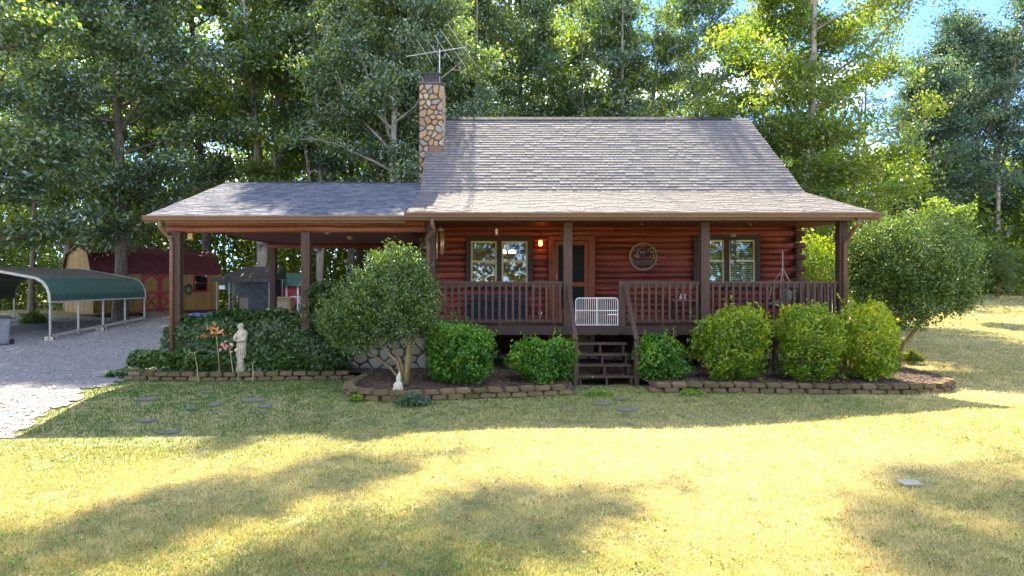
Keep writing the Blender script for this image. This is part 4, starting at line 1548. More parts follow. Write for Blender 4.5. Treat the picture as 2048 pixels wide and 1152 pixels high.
for i, ((ba, za), (bb, zb_)) in enumerate(zip(gam, gam[1:])):
    mb = MB()
    lo = .06 if i in (0, 3) else 0
    ba2, za2 = (ba - .06, za - .12) if i == 0 else (ba, za)
    bb2, zb2 = (bb + .06, zb_ - .12) if i == 3 else (bb, zb_)
    mb.add([S(-.15, ba2, za2), S(LS + .15, ba2, za2), S(LS + .15, bb2, zb2), S(-.15, bb2, zb2), S(-.15, ba2, za2 + .05), S(LS + .15, ba2, za2 + .05), S(LS + .15, bb2, zb2 + .05), S(-.15, bb2, zb2 + .05)],
           [(0, 3, 2, 1), (4, 5, 6, 7), (0, 1, 5, 4), (1, 2, 6, 5), (2, 3, 7, 6), (3, 0, 4, 7)])
    rp_ = mb.build('roof_panel', M['red_roof'], shed)
    if i < 2:
        for j in range(24):
            a = LS * (j + .5) / 24
            MB().bar(S(a, ba2 - .005, za2 + .055), S(a, bb2 - .005, zb2 + .055), .03, .03).build('seam', M['red_roof'], rp_)


def along(px):
    """distance along the shed front of the point seen at px"""
    t0 = (px - CX) / F
    return (t0 * A.y - A.x) / (u.x - t0 * u.y)


da, db = along(284), along(352)
dm = (da + db) / 2
for (a0, a1) in ((da, dm - .01), (dm + .01, db)):
    dd = sbox(a0, a1, -.03, -.01, zb + .05, ze - .15).build('door', M['yellow_wood'], shed)
    fr = MB()
    for q in ((a0, a0 + .1, zb + .05, ze - .15), (a1 - .1, a1, zb + .05, ze - .15)):
        z_ = sbox(q[0], q[1], -.055, -.03, q[2], q[3])
        fr.add(z_.v, z_.f)
    zmid = (zb + ze) / 2 - .1
    for zz in (zb + .05, zmid, ze - .25):
        z_ = sbox(a0 + .1, a1 - .1, -.054, -.031, zz, zz + .1)
        fr.add(z_.v, z_.f)
    fr.bar(S(a0 + .1, -.05, zb + .12), S(a1 - .1, -.05, zmid), .025, .09)
    fr.bar(S(a1 - .1, -.055, zb + .12), S(a0 + .1, -.055, zmid), .025, .09)
    for c0, c1 in (((a0 + .1, ze - .45), (a0 + .3, ze - .25)), ((a1 - .1, ze - .45), (a1 - .3, ze - .25))):
        fr.bar(S(c0[0], -.05, c0[1]), S(c1[0], -.05, c1[1]), .025, .09)
    fr.build('door_trim', M['red_paint'], dd)
wa, wb_ = along(386), along(416)
wz0, wz1 = zb + .95, ze - .08
wt = MB()
for q in ((wa, wb_, wz0, wz0 + .1), (wa, wb_, wz1 - .1, wz1), (wa, wa + .1, wz0 + .1, wz1 - .1), (wb_ - .1, wb_, wz0 + .1, wz1 - .1)):
    z_ = sbox(q[0], q[1], -.05, -.01, q[2], q[3])
    wt.add(z_.v, z_.f)
wt = wt.build('window', M['red_paint'], shed)
sbox(wa + .1, wb_ - .1, -.03, -.02, wz0 + .1, wz1 - .1).build('pane', M['glass'], wt)
sbox(wa + .1, wb_ - .1, -.019, -.012, wz0 + .1, wz1 - .1).build('window_backing', M['dark_in'], wt)
sbox(wa + .1, wb_ - .1, -.04, -.031, (wz0 + wz1) / 2 - .02, (wz0 + wz1) / 2 + .02).build('glazing_bar', M['red_paint'], wt)
# lattice skirt
lt = MB()
nl = 40
for i in range(nl):
    a = LS * i / nl
    lt.bar(S(a, -.005, g(A.x, A.y) + .0), S(min(a + .5, LS), -.005, zb), .012, .035)
    lt.bar(S(a, -.02, zb), S(min(a + .5, LS), -.02, g(A.x, A.y) + .0), .012, .035)
lt = lt.build('lattice', M['red_roof'], shed)
lt['kind'] = 'stuff'
# ramp
rp = thing('shed_ramp', 'weathered plank ramp up to the shed doors', 'ramp', S(dm, -1, .3))
for i in range(9):
    a = da - .1 + (db - da + .2) * i / 9
    w_ = (db - da + .2) / 9 - .015
    v = [S(a, -.06, zb), S(a + w_, -.06, zb), S(a + w_, -1.9, .3), S(a, -1.9, .3)]
    MB().add(v + [(q[0], q[1], q[2] - .04) for q in v], [(0, 1, 2, 3), (7, 6, 5, 4), (0, 4, 5, 1), (1, 5, 6, 2), (2, 6, 7, 3), (3, 7, 4, 0)]).build('plank', M['grey_wood'], rp)
# wreath on the shed
wq = Vector(S(along(376), -.05, 1.75))
wr = MB()
ptsw = [wq + u * (.19 * math.cos(t)) + Vector((0, 0, .24 * math.sin(t))) for t in [2 * math.pi * k / 16 for k in range(17)]]
wr.tube(ptsw, .06, 6, False)
tag(wr.build('wreath', M['leaf_fir'], None), 'dark wreath hanging on the yellow shed beside its window', 'wreath')

# dog kennel under a brown tarp roof
kx0, kx1, ky0, ky1 = -13.15, -10.55, 34.0, 36.2
zg = g(-12, 35)
kn = thing('dog_kennel', 'chain link dog kennel with a brown tarp roof', 'kennel', (-11.9, 35, zg))
for x in (kx0, -12.55, kx1):
    MB().tube([(x, ky0, zg), (x, ky0, 2.30)], .03, 6).build('post', M['metal'], kn)
for x in (kx0, kx1):
    MB().tube([(x, ky1, zg), (x, ky1, 2.30)], .03, 6).build('post', M['metal'], kn)
mb = MB()
for z in (zg + .1, 2.28):
    mb.tube([(kx0, ky0, z), (kx1, ky0, z)], .02, 5)
    mb.tube([(kx0, ky0, z), (kx0, ky1, z)], .02, 5)
    mb.tube([(kx1, ky0, z), (kx1, ky1, z)], .02, 5)
mb.build('rail', M['metal'], kn)
mesh_ = MB()
for i in range(26):
    x = kx0 + .1 * i
    mesh_.tube([(x, ky0 + .01, zg + .1), (min(x + 1.5, kx1), ky0 + .01, zg + .1 + min(1.5, kx1 - x))], .004, 3)
    mesh_.tube([(x, ky0 + .02, 2.28), (min(x + 1.5, kx1), ky0 + .02, 2.28 - min(1.5, kx1 - x))], .004, 3)
mw = mesh_.build('wire_mesh', M['metal'], kn)
mw['kind'] = 'stuff'
tz = 2.95
MB().add([(kx0 - .2, ky0 - .15, 2.28), (kx1 + .2, ky0 - .15, 2.32), (kx1 + .3, ky1 - .6, tz), (kx0 + .9, ky1 - .6, tz), (kx0 - .2, ky1 + .2, 2.3), (kx1 + .2, ky1 + .2, 2.3), (kx0 - .2, ky0 - .16, 2.18), (kx1 + .2, ky0 - .16, 2.12)],
         [(0, 1, 2, 3), (3, 2, 5, 4), (0, 3, 4), (1, 5, 2), (6, 7, 1, 0)]).build('tarp_roof', M['tarp'], kn)
MB().box(kx0 + .3, kx1 - .05, ky1 - .1, ky1 - .05, zg, 2.3).build('back_panel', M['dark_in'], kn)
MB().box(kx1 - .08, kx1 - .05, ky0 + .3, ky1 - .1, zg, 2.3).build('side_panel', M['dark_in'], kn)
MB().box(kx0 + .12, kx0 + .4, ky0 - .05, ky0 - .03, 1.78, 1.98).build('sign', M['white'], kn)
MB().box(-12.35, -11.9, 34.9, 35.4, zg, zg + .9).build('wooden_crate', M['grey_wood'], kn)

# chicken coop
cx0, cx1, cyf = -11.0, -9.75, 36.5
zg = g(-10.4, 36)
cp = thing('chicken_coop', 'red and white chicken coop with a green shingle roof', 'coop', (-10.4, 36.8, zg))
MB().box(cx0, cx1, cyf, cyf + 1.2, zg + .5, 1.98).build('wall', M['red_paint'], cp)
for x in (cx0 - .01, cx1 - .09, -10.45):
    MB().box(x, x + .1, cyf - .03, cyf - .002, zg + .5, 1.97).build('corner_board', M['white'], cp)
for x in (cx0 + .02, cx1 - .1):
    for y in (cyf + .02, cyf + 1.1):
        MB().box(x, x + .08, y, y + .08, zg - .02, zg + .5).build('leg', M['white'], cp)
MB().add([(cx0 - .2, cyf - .2, 1.93), (cx1 + .2, cyf - .2, 1.93), (cx1 + .2, cyf + .6, 2.62), (cx0 - .2, cyf + .6, 2.62), (cx1 + .2, cyf + 1.4, 1.93), (cx0 - .2, cyf + 1.4, 1.93)], [(0, 1, 2, 3), (3, 2, 4, 5)]).build('roof', M['green_metal'], cp)
MB().add([(cx1 + .01, cyf, 1.98), (cx1 + .01, cyf + 1.2, 1.98), (cx1 + .01, cyf + .6, 2.5)], [(0, 1, 2)]).build('gable', M['white'], cp)

# wooden hutch in front of the coop
hp = at(568, 606, 33.0)
zg = g(hp.x, hp.y)
hu = thing('rabbit_hutch', 'pale wooden hutch standing before the red coop', 'hutch', (hp.x, hp.y, zg))
MB().box(hp.x - .42, hp.x + .38, 32.8, 33.4, zg + .1, 1.35).build('box', M['grey_wood'], hu)
MB().box(hp.x - .50, hp.x + .46, 32.7, 33.5, 1.36, 1.42).build('lid', M['grey_wood'], hu)
for x in (hp.x - .42, hp.x + .31):
    MB().box(x, x + .07, 32.73, 32.8, zg, 1.36).build('leg', M['yellow_wood'], hu)
MB().box(hp.x - .35, hp.x + .3, 32.76, 32.79, 1.25, 1.34).build('rail', M['yellow_wood'], hu)
# cold frame hoop
hp = at(592, 600, 33.5)
co = thing('wire_run', 'low white hooped wire run between the hutch and the carport post', 'pen', (hp.x, hp.y, g(hp.x, hp.y)))
for i in range(4):
    y = 33.0 + i * .35
    pts = [(hp.x + .38 * math.cos(t), y, .9 + .55 * math.sin(t)) for t in [math.pi * k / 8 for k in range(9)]]
    MB().tube([(hp.x + .38, y, g(hp.x, y))] + pts + [(hp.x - .38, y, g(hp.x, y))], .018, 5).build('hoop', M['white'], co)
MB().tube([(hp.x, 33.0, 1.45), (hp.x, 34.05, 1.45)], .015, 5).build('ridge_bar', M['white'], co)

# blue tarp bundle behind the ivy
p = at(405, 630, 19.0)
zg = g(p.x, p.y)
bt = MB()
rng = random.Random(4)
nx_, ny_ = 14, 8
v, f = [], []
for j in range(ny_):
    for i in range(nx_):
        sx_, sy_ = i / (nx_ - 1), j / (ny_ - 1)
        hgt = max(0, 1 - (2 * sx_ - 1) ** 4) * max(0, 1 - (2 * sy_ - 1) ** 4)
        v.append((p.x - .75 + 1.5 * sx_, p.y - .5 + 1.0 * sy_, zg + hgt * (1.25 + rng.uniform(-.06, .06))))
for j in range(ny_ - 1):
    for i in range(nx_ - 1):
        f.append((j * nx_ + i, j * nx_ + i + 1, (j + 1) * nx_ + i + 1, (j + 1) * nx_ + i))
tag(bt.add(v, f).build('covered_stack', M['blue_tarp']), 'stack under a blue tarp behind the ivy hedge', 'tarp')

# house far right
rh = thing('neighbour_house', 'red roofed house far off at the right edge', 'house', (50.5, 62, 2))
MB().box(48.6, 60, 66, 74, 1.6, 6.0).build('wall', M['cream_steel'], rh)
MB().add([(47.6, 65, 6.0), (61, 65, 6.0), (61, 70, 8.6), (47.6, 70, 8.6), (61, 75, 6.0), (47.6, 75, 6.0)], [(0, 1, 2, 3), (3, 2, 4, 5)]).build('roof', M['red_paint'], rh)
MB().box(47.0, 60, 63.6, 66, 4.4, 4.6).build('deck', M['beam'], rh)
for i in range(9):
    MB().box(47.0 + i * 1.4, 47.15 + i * 1.4, 63.62, 63.77, 1.9, 5.5).build('deck_post', M['beam'], rh)
MB().box(47.0, 60, 63.6, 63.7, 5.4, 5.5).build('rail', M['beam'], rh)
up_ = at(1996, 400, 47)
pole = thing('utility_pole', 'bare wooden pole beside the big haze tinted tree at the right', 'pole', (up_.x, 47, g(up_.x, 47)))
MB().tube([(up_.x, 47, g(up_.x, 47)), (up_.x, 47, at(0, 352, 47).z)], [.16, .13], 10).build('shaft', M['bark_pale'], pole, True)
MB().tube([(up_.x, 46.9, 7.3), (up_.x + 4, 46.9, 7.1), (up_.x + 9, 46.9, 7.15)], .02, 4).build('wire', M['metal_dark'], pole)

# ------------------------------------------------------------------ trees
def make_tree(seed, h, r0, crown_r, base=.25, nlimb=26, nleaf=30000, leaf=.17, forks=1, lean=.03, clump=.55, up=.55, top=1.0, profile='oval', flat=None):
    """returns (trunk mesh, crown mesh) standing at the origin"""
    rng = np.random.default_rng(seed)
    mb = MB()
    clumps = []
    stems = []
    fork_z = h * (.22 if forks > 1 else 0)
    ang0 = rng.uniform(0, 6.28)
    for s in range(forks):
        n = 9
        p = np.zeros(3)
        pts, rad = [], []
        spread = 0.0 if forks == 1 else rng.uniform(.10, .22)
        a = ang0 + s * 6.28 / forks + rng.uniform(-.4, .4)
        drift = np.array([math.cos(a), math.sin(a)]) * spread
        hh = h * (1 if s == 0 else rng.uniform(.8, .97))
        z0 = fork_z * rng.uniform(.2, 1.0) if s else 0
        for i in range(n):
            t = i / (n - 1)
            z = z0 + (hh * .96 - z0) * t
            off = np.array([math.sin(t * 5 + seed + s), math.cos(t * 4.2 + seed * 2 + s)]) * .018 * h * t
            xy = off + drift * max(0, z - fork_z * .5) + np.array([lean, 0]) * z
            pts.append((xy[0], xy[1], z - (.15 if i == 0 else 0)))
            rr = r0 * (1 if s == 0 else .75) * ((1 - t) ** .8 * .9 + .05)
            rad.append(rr * (1.35 if i == 0 and s == 0 else 1))
        mb.tube(pts, rad, 8, False)
        stems.append(np.array(pts))
    for i in range(nlimb * 1):
        st = stems[i % len(stems)]
        t = base + (1 - base) * (i + rng.uniform(0, 1)) / nlimb
        t = min(.985, t)
        k = t * (len(st) - 1)
        i0 = int(k)
        p0 = st[i0] + (st[min(i0 + 1, len(st) - 1)] - st[i0]) * (k - i0)
        tt = (t - base) / (1 - base)
        if profile == 'oval':
            R_ = crown_r * (math.sin(math.pi * (tt * .82 + .14)) ** .7) * rng.uniform(.65, 1.15)
        else:
            R_ = crown_r * (1 - tt * .75) * rng.uniform(.7, 1.1)
        a = i * 2.399 + rng.uniform(-.5, .5)
        if flat is not None:
            a = math.pi * (i % 2) + rng.uniform(-flat, flat)
        el = up * rng.uniform(.5, 1.4) * (.6 + .9 * tt)
        d = np.array([math.cos(a) * math.cos(el), math.sin(a) * math.cos(el), math.sin(el)])
        pts = [p0]
        m = 4
        for j in range(m):
            d2 = d + rng.normal(size=3) * .16 + np.array([0, 0, .05 * j])
            pts.append(pts[-1] + d2 / np.linalg.norm(d2) * R_ / m)
        rr = r0 * .46 * (1 - .72 * t)
        mb.tube(pts, [rr * (1 - .2 * j) for j in range(m + 1)], 5, False)
        for j in range(2, m + 1):
            clumps.append((pts[j], clump * rng.uniform(.7, 1.3)))
        for q in range(4):
            j = rng.integers(1, m + 1)
            b = rng.normal(size=3)
            b[2] = abs(b[2]) * .4 - .1
            b = b / np.linalg.norm(b)
            e = pts[j] + b * R_ * rng.uniform(.2, .42)
            mb.tube([pts[j], (pts[j] + e) / 2 + rng.normal(size=3) * .08, e], [rr * .42, rr * .28, rr * .12], 4, False)
            clumps.append((e, clump * rng.uniform(.7, 1.3)))
            clumps.append(((pts[j] + e) / 2, clump * rng.uniform(.5, .9)))
    C0 = np.array([c for c, _ in clumps])
    S0 = np.array([s for _, s in clumps])
    keep = rng.random(len(C0)) > .12
    C0, S0 = C0[keep], S0[keep]
    w = S0 ** 2
    idx = rng.choice(len(C0), nleaf, p=w / w.sum())
    off = rng.normal(size=(nleaf, 3)) * [1, 1, .62] * .62
    C = C0[idx] + off * S0[idx][:, None]
    ct = rng.uniform(.15, .85, len(C0))
    tint = np.clip(ct[idx] * .7 + .12 + rng.normal(size=nleaf) * .27, .01, 1)
    cm = leaf_mesh('crown', C, leaf, rng, np.tile([[0, 0, 1.0]], (nleaf, 1)), .5, tint, .12, .5, .25)
    tm = mb.mesh('trunk', True)
    return tm, cm


PROTO = {
    'oak': make_tree(11, 18.0, .24, 4.2, .30, 26, 40000, .185, 1),
    'fork': make_tree(12, 18.5, .22, 4.0, .32, 28, 40000, .185, 3, .02),
    'slim': make_tree(13, 17.5, .16, 3.0, .30, 22, 28000, .175, 1, .01, .5, .7),
    'dense': make_tree(14, 17.5, .26, 4.6, .16, 34, 52000, .185, 1, -.02, .62),
    'multi': make_tree(15, 17.0, .15, 3.6, .28, 26, 32000, .175, 4, .03, .5, .8),
    'yellow': make_tree(16, 18.0, .24, 5.2, .14, 44, 64000, .175, 2, .0, .6, .4),
    'blue': make_tree(17, 19.0, .26, 6.6, .20, 46, 64000, .22, 5, .0, .75, .75),
    'tall': make_tree(18, 28.0, .11, 2.6, 0.93, 12, 3000, .22, 1, .0, .36, .05, flat=.3),  # added shade tree: flat high crown shaped to cast shadows on the lawn
    'sapling': make_tree(19, 6.0, .05, 1.9, .15, 22, 9000, .13, 2, .02, .42, .6),
}


def tree(kind, px, d, h, rot, label, leafm, bark='bark', group='trees of the wood behind the cabin', name='tree', sx=1.0, cat='tree'):
    x = (px - CX) * d / F
    base_h = {'oak': 18, 'fork': 18.5, 'slim': 17.5, 'dense': 17.5, 'multi': 17, 'yellow': 18, 'blue': 19, 'tall': 28, 'sapling': 6}[kind]
    s = h / base_h
    root = bpy.data.objects.new(name, None)
    root.location = (x, d, g(x, d))
    root.rotation_euler = (0, 0, rot)
    root.scale = (s * sx, s * sx, s)
    COL.objects.link(root)
    tag(root, label, cat, group)
    tm, cm = PROTO[kind]
    for nm, me, m in (('trunk', tm, M[bark]), ('crown', cm, M[leafm])):
        if not me.materials:
            me.materials.append(m)
        o = bpy.data.objects.new(nm, me)
        o.parent = root
        COL.objects.link(o)
        o.material_slots[0].link = 'OBJECT'
        o.material_slots[0].material = m
    return root


TREES = [
    # kind, px, d, h, rot, label, leaf, bark, sx
    ('dense', -60, 24.5, 19, .3, 'leafy tree overhanging the top left corner', 'leaf_oak', 'bark', 1.15),
    ('dense', 240, 32.2, 19, 2.0, 'dark dense tree with a thick trunk left of the carport roof', 'leaf_dark', 'bark', 1.1),
    ('oak', 140, 40.0, 21, 4.2, 'leaning brown trunked tree above the green metal carport', 'leaf_dark', 'bark', 1.0),
    ('slim', 62, 36.0, 18, 1.0, 'thin tree behind the left half of the green metal carport', 'leaf_oak', 'bark', 1.0),
    ('slim', 300, 43.5, 21, 5.0, 'slim tree rising just behind the shed roof', 'leaf_oak', 'bark', 1.0),
    ('oak', 415, 40.5, 24, 3.3, 'tree standing behind the dog kennel', 'leaf_dark', 'bark', 1.0),
    ('fork', 522, 38.0, 24.5, .8, 'pale forked tree directly above the carport roof', 'leaf_oak', 'bark_pale', 1.0),
    ('slim', 548, 37.0, 19, 2.6, 'thin dark tree just right of the pale forked tree', 'leaf_yellow', 'bark', 1.0),
    ('multi', 640, 38.0, 21, 4.0, 'many stemmed tree above the right half of the carport roof', 'leaf_oak', 'bark_pale', 1.0),
    ('slim', 752, 32.0, 18, .2, 'crooked slim tree just left of the chimney', 'leaf_oak', 'bark', 1.0),
    ('oak', 700, 41.0, 21, 1.4, 'tree further back between the carport and the chimney', 'leaf_dark', 'bark', 1.0),
    ('oak', 838, 39.0, 20, 5.5, 'tree hidden up to its crown behind the chimney', 'leaf_dark', 'bark', 1.0),
    ('slim', 905, 36.5, 17.5, 2.2, 'straight thin tree just right of the chimney', 'leaf_oak', 'bark', .9),
    ('slim', 948, 37.5, 18, 3.9, 'straight thin tree below the tip of the antenna', 'leaf_oak', 'bark', .9),
    ('oak', 1035, 41.0, 20.5, 4.6, 'dark tree above the left third of the cabin ridge', 'leaf_dark', 'bark', 1.0),
    ('multi', 1160, 38.0, 18.5, 1.9, 'many stemmed tree above the middle of the cabin ridge', 'leaf_oak', 'bark', 1.0),
    ('fork', 1270, 38.5, 19, 3.0, 'stout forked tree right of the middle of the cabin ridge', 'leaf_dark', 'bark_pale', 1.0),
    ('oak', 1385, 41.5, 20, .5, 'tree above the right end of the cabin ridge', 'leaf_oak', 'bark', 1.0),
    ('yellow', 1612, 30.0, 18.2, 1.1, 'large yellowing tree beside the right gable of the cabin', 'leaf_yellow', 'bark_pale', 1.0),
    ('sapling', 1480, 33.0, 9.5, 1.0, 'bright yellow green young tree behind the right end of the ridge', 'leaf_yellow', 'bark', 1.2),
    ('sapling', 1690, 27.0, 7.0, 3.0, 'low yellow green tree above the right porch corner', 'leaf_yellow', 'bark', 1.3),
    ('blue', 1965, 50.0, 20.2, 2.2, 'broad tree far off at the right edge, haze painted blue green into its leaves', 'leaf_blue_haze', 'bark', 1.12),
    ('dense', 1850, 46.0, 15.0, 2.9, 'dark tree between the yellowing tree and the haze tinted one', 'leaf_blue_haze', 'bark', 1.2),
    ('sapling', 2018, 40.0, 2.6, 0, 'thin staked sapling on the right lawn before the road', 'leaf_under', 'bark', .5),
    # tall trees added with their tops above the frame, to shade the lower lawn
    ('tall', 800, 33.3, 26.8, 0.62, 'added tall bare trunk just left of the chimney, shading the lawn', 'leaf_dark', 'bark', 1.0),
    ('tall', 872, 34.9, 26.6, 0.5, 'added tall bare trunk past the right side of the chimney, shading the lawn', 'leaf_dark', 'bark', .8),
    ('tall', 950, 33.2, 26.8, 0.55, 'added tall bare trunk above the left end of the cabin ridge, shading the lawn', 'leaf_dark', 'bark', 1.0),
    ('tall', 1104, 44.4, 38.3, 0.7, 'added very tall straight trunk above the middle of the cabin ridge, shading the lawn', 'leaf_dark', 'bark', .55),
    ('dense', 790, 28.8, 16.2, 5.2, 'full leafy tree close behind the carport ridge, left of the chimney', 'leaf_oak', 'bark_pale', 1.0),
    ('oak', 838, 29.0, 15.6, 1.2, 'leafy tree close behind the chimney', 'leaf_dark', 'bark', .85),
]
for (kind, px, d, h, rot, lab, lm, bk, sx_) in TREES:
    tree(kind, px, d, h, rot, lab, lm, bk, sx=sx_)

# the wood further back: one mass
rng = np.random.default_rng(99)
n = 330000
x = rng.uniform(-62, 60, n)
y = rng.uniform(44, 66, n)
hmax = 22 + 2.5 * np.sin(x * .31) + 2 * np.sin(x * .83 + 1) - 13 * sst((x - 9) / 12)
z = hmax * rng.random(n) ** .85
dens = np.sin(x * .55 + .3 * y) * np.sin(z * .8 + x * .4) + .55 * np.sin(x * 1.9 + z * 1.3) * np.sin(y * .9 + z)
ok = dens + rng.normal(size=n) * .35 > -.55
C = np.stack([x, y, z + G(x, y)], 1)[ok]
tint = np.clip(.5 + .35 * dens[ok] + rng.normal(size=len(C)) * .15, .01, 1)
fw = leaf_mesh('far_wood', C, .42, rng, None, .55, tint, .12, .3)
o = tag(obj('far_wood', fw, M['leaf_under']), 'mass of woodland foliage behind the nearer trees', 'woodland', kind='stuff')
tr = MB()
rr = random.Random(3)
for i in range(90):
    x = rr.uniform(-60, 30)
    y = rr.uniform(43, 64)
    hh = rr.uniform(10, 19)
    tr.tube([(x, y, g(x, y) - .2), (x + rr.uniform(-.4, .4), y, g(x, y) + hh * .5), (x + rr.uniform(-1, 1), y, g(x, y) + hh)], [.2, .14, .04], 5, False)
o = tag(tr.build('far_trunks', M['bark'], None, True), 'thin trunks of the far woodland', 'woodland', kind='stuff')
# the same kind of wood stands behind the photographer; the windows mirror it
n = 60000
x = rng.uniform(-45, 45, n)
y = rng.uniform(-34, -20, n)
z = (10 + 3 * np.sin(x * .4)) * rng.random(n) ** .8
dens = np.sin(x * .6 + .3 * y) * np.sin(z * .7 + x * .4) + rng.normal(size=n) * .4
C = np.stack([x, y, z], 1)[dens > -.35]
bw = leaf_mesh('opposite_wood', C, .55, rng, None, .55, None, .12, .3)
tag(obj('opposite_wood', bw, M['leaf_oak']), 'line of trees facing the cabin, mirrored in its windows', 'woodland', kind='stuff')

# understorey bushes along the edge of the wood
n = 110000
cx_ = rng.uniform(-34, 12, 300)
cy_ = rng.uniform(41, 46, 300)
cz_ = 6.5 * rng.random(300) ** 1.2 + .4
i = rng.integers(0, 300, n)
C = np.stack([cx_[i], cy_[i], cz_[i]], 1) + rng.normal(size=(n, 3)) * [.9, .7, .65]
C[:, 2] = np.maximum(C[:, 2], .1) + G(C[:, 0], C[:, 1])
tint = np.clip(rng.uniform(.05, .95, 300)[i] + rng.normal(size=n) * .15, .01, 1)
tag(obj('undergrowth', leaf_mesh('undergrowth', C, .22, rng, None, .5, tint), M['leaf_under']), 'sunlit undergrowth along the edge of the wood', 'undergrowth', kind='stuff')


# ------------------------------------------------------------------ shrubs
def shrub(name, label, c, r, n, leaf, lm, seed, square=2.6, lump=.12, cat='shrub', stems=5, base=None, core=.55, group=None, width=.5, tuft=0):
    """clipped or loose shrub: leaves through the outer shell of a lumpy body, bare stems inside"""
    rng = np.random.default_rng(seed)
    c = np.array(c, float)
    r = np.array(r, float)
    d = unit(rng.normal(size=(n, 3)))
    e = square
    k = (np.abs(d[:, 0]) ** e + np.abs(d[:, 1]) ** e + np.abs(d[:, 2]) ** e) ** (-1 / e)
    f1 = unit(rng.normal(size=(30, 3)))
    lumps = np.max(np.exp(-((1 - d @ f1.T) / .05)), axis=1)
    rad = k * (1 - lump + lump * 1.6 * lumps) * (1 - (1 - core) * rng.random(n) ** 1.8) + rng.normal(size=n) * .035 + .05 * np.sin(d[:, 0] * 9 + seed) * np.sin(d[:, 2] * 11 + d[:, 1] * 7)
    ph = rng.uniform(0, 6.28, 4)
    rad = rad * (1 + .09 * np.sin(d[:, 0] * 3.1 + ph[0]) + .08 * np.sin(d[:, 2] * 3.7 + d[:, 0] * 2 + ph[1]) + .06 * np.sin(d[:, 1] * 4 + d[:, 2] * 5 + ph[2]))
    holes = unit(rng.normal(size=(9, 3)) * [1, 1, .7] + [0, -.4, -.1])
    near = np.max(d @ holes.T, axis=1)
    keep_ = (near < math.cos(.20)) | (rng.random(n) < .35)
    d, rad, n = d[keep_], rad[keep_], int(keep_.sum())
    out = d
    C = c + d * rad[:, None] * r
    if tuft:
        t = rng.integers(0, n, tuft)
        tc_ = C[t]
        m = n // 2
        j = rng.integers(0, tuft, m)
        C[:m] = tc_[j] + rng.normal(size=(m, 3)) * leaf * .8
        out = unit(C - c)
    ns_ = max(20, n // 110)
    k_ = rng.integers(0, n, ns_)
    dirs = unit(d[k_] + rng.normal(size=(ns_, 3)) * .35 + [0, 0, .5])
    st_ = c + d[k_] * (np.linalg.norm((C[k_] - c) / r, axis=1)[:, None]) * r
    L_ = rng.uniform(2, 4.5, ns_) * leaf
    for q_ in range(7):
        C = np.concatenate([C, st_ + dirs * (L_ * (q_ + .5) / 7)[:, None] + rng.normal(size=(ns_, 3)) * leaf * .22])
        out = np.concatenate([out, unit(dirs + rng.normal(size=(ns_, 3)) * .6)])
    rad = np.concatenate([rad, np.ones(7 * ns_)])
    bx, by = (base if base is not None else (c[0], c[1]))
    z0 = float(bed_z(bx, by)) if abs(bx) < 10 and 12.5 < by < 17.4 else g(bx, by)
    ok = C[:, 2] > z0 + .01
    C, out, rad = C[ok], out[ok], rad[ok]
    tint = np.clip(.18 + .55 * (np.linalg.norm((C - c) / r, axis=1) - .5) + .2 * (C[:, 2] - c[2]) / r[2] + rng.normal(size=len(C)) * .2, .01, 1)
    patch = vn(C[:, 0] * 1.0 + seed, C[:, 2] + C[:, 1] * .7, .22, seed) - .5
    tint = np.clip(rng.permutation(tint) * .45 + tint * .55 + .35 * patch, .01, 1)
    root = thing(name, label, cat, (bx, by, z0), group)
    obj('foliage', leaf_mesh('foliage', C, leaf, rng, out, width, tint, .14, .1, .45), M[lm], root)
    mb = MB()
    for s in range(stems):
        a = rng.uniform(0, 6.28)
        q = rng.uniform(.2, .75)
        e_ = c + np.array([math.cos(a) * r[0] * q, math.sin(a) * r[1] * q, r[2] * rng.uniform(-.1, .6)])
        b = np.array([bx + rng.normal() * .05, by + rng.normal() * .05, z0 - .03])
        md = (b + e_) / 2 + rng.normal(size=3) * .06
        mb.tube([b, md, e_], [.022, .016, .006], 5)
        for _ in range(3):
            e2 = e_ + rng.normal(size=3) * r * .3
            mb.tube([md, (md + e2) / 2 + rng.normal(size=3) * .04, e2], [.012, .009, .004], 4)
    mb.build('stem', M['twig'], root, True)
    return root


def px_shrub(name, label, x0, x1, y0, y1, d, ry, n, leaf, lm, seed, **k):
    c = at((x0 + x1) / 2, (y0 + y1) / 2, d)
    s = d / F * (.93 if d < 15 else 1)
    return shrub(name, label, c, ((x1 - x0) / 2 * s, ry, (y1 - y0) / 2 * s), n, leaf, lm, seed, **k)


px_shrub('round_shrub', 'bright green clipped shrub left of the steps, next to the big evergreen', 850, 983, 632, 778, 13.7, .62, 6800, .078, 'leaf_shrub', 41, square=3)
px_shrub('round_shrub', 'low green shrub touching the left side of the steps', 1022, 1152, 668, 776, 13.9, .55, 5400, .078, 'leaf_shrub', 42, square=2.4, lump=.25)
px_shrub('round_shrub', 'low green shrub touching the right side of the steps', 1268, 1378, 662, 772, 14.0, .5, 4600, .078, 'leaf_shrub', 43, square=2.3, lump=.25)
px_shrub('round_shrub', 'round shrub below the third porch post from the left', 1396, 1532, 608, 762, 13.9, .62, 6800, .076, 'leaf_yshrub', 44, square=2.8)
px_shrub('round_shrub', 'round yellow green shrub in the middle of the right three', 1545, 1688, 610, 765, 13.9, .62, 6800, .076, 'leaf_yshrub', 45, square=2.7)
px_shrub('round_shrub', 'clipped shrub at the right porch corner, last of the row', 1680, 1800, 610, 760, 14.1, .60, 6800, .076, 'leaf_yshrub', 46, square=3.2)


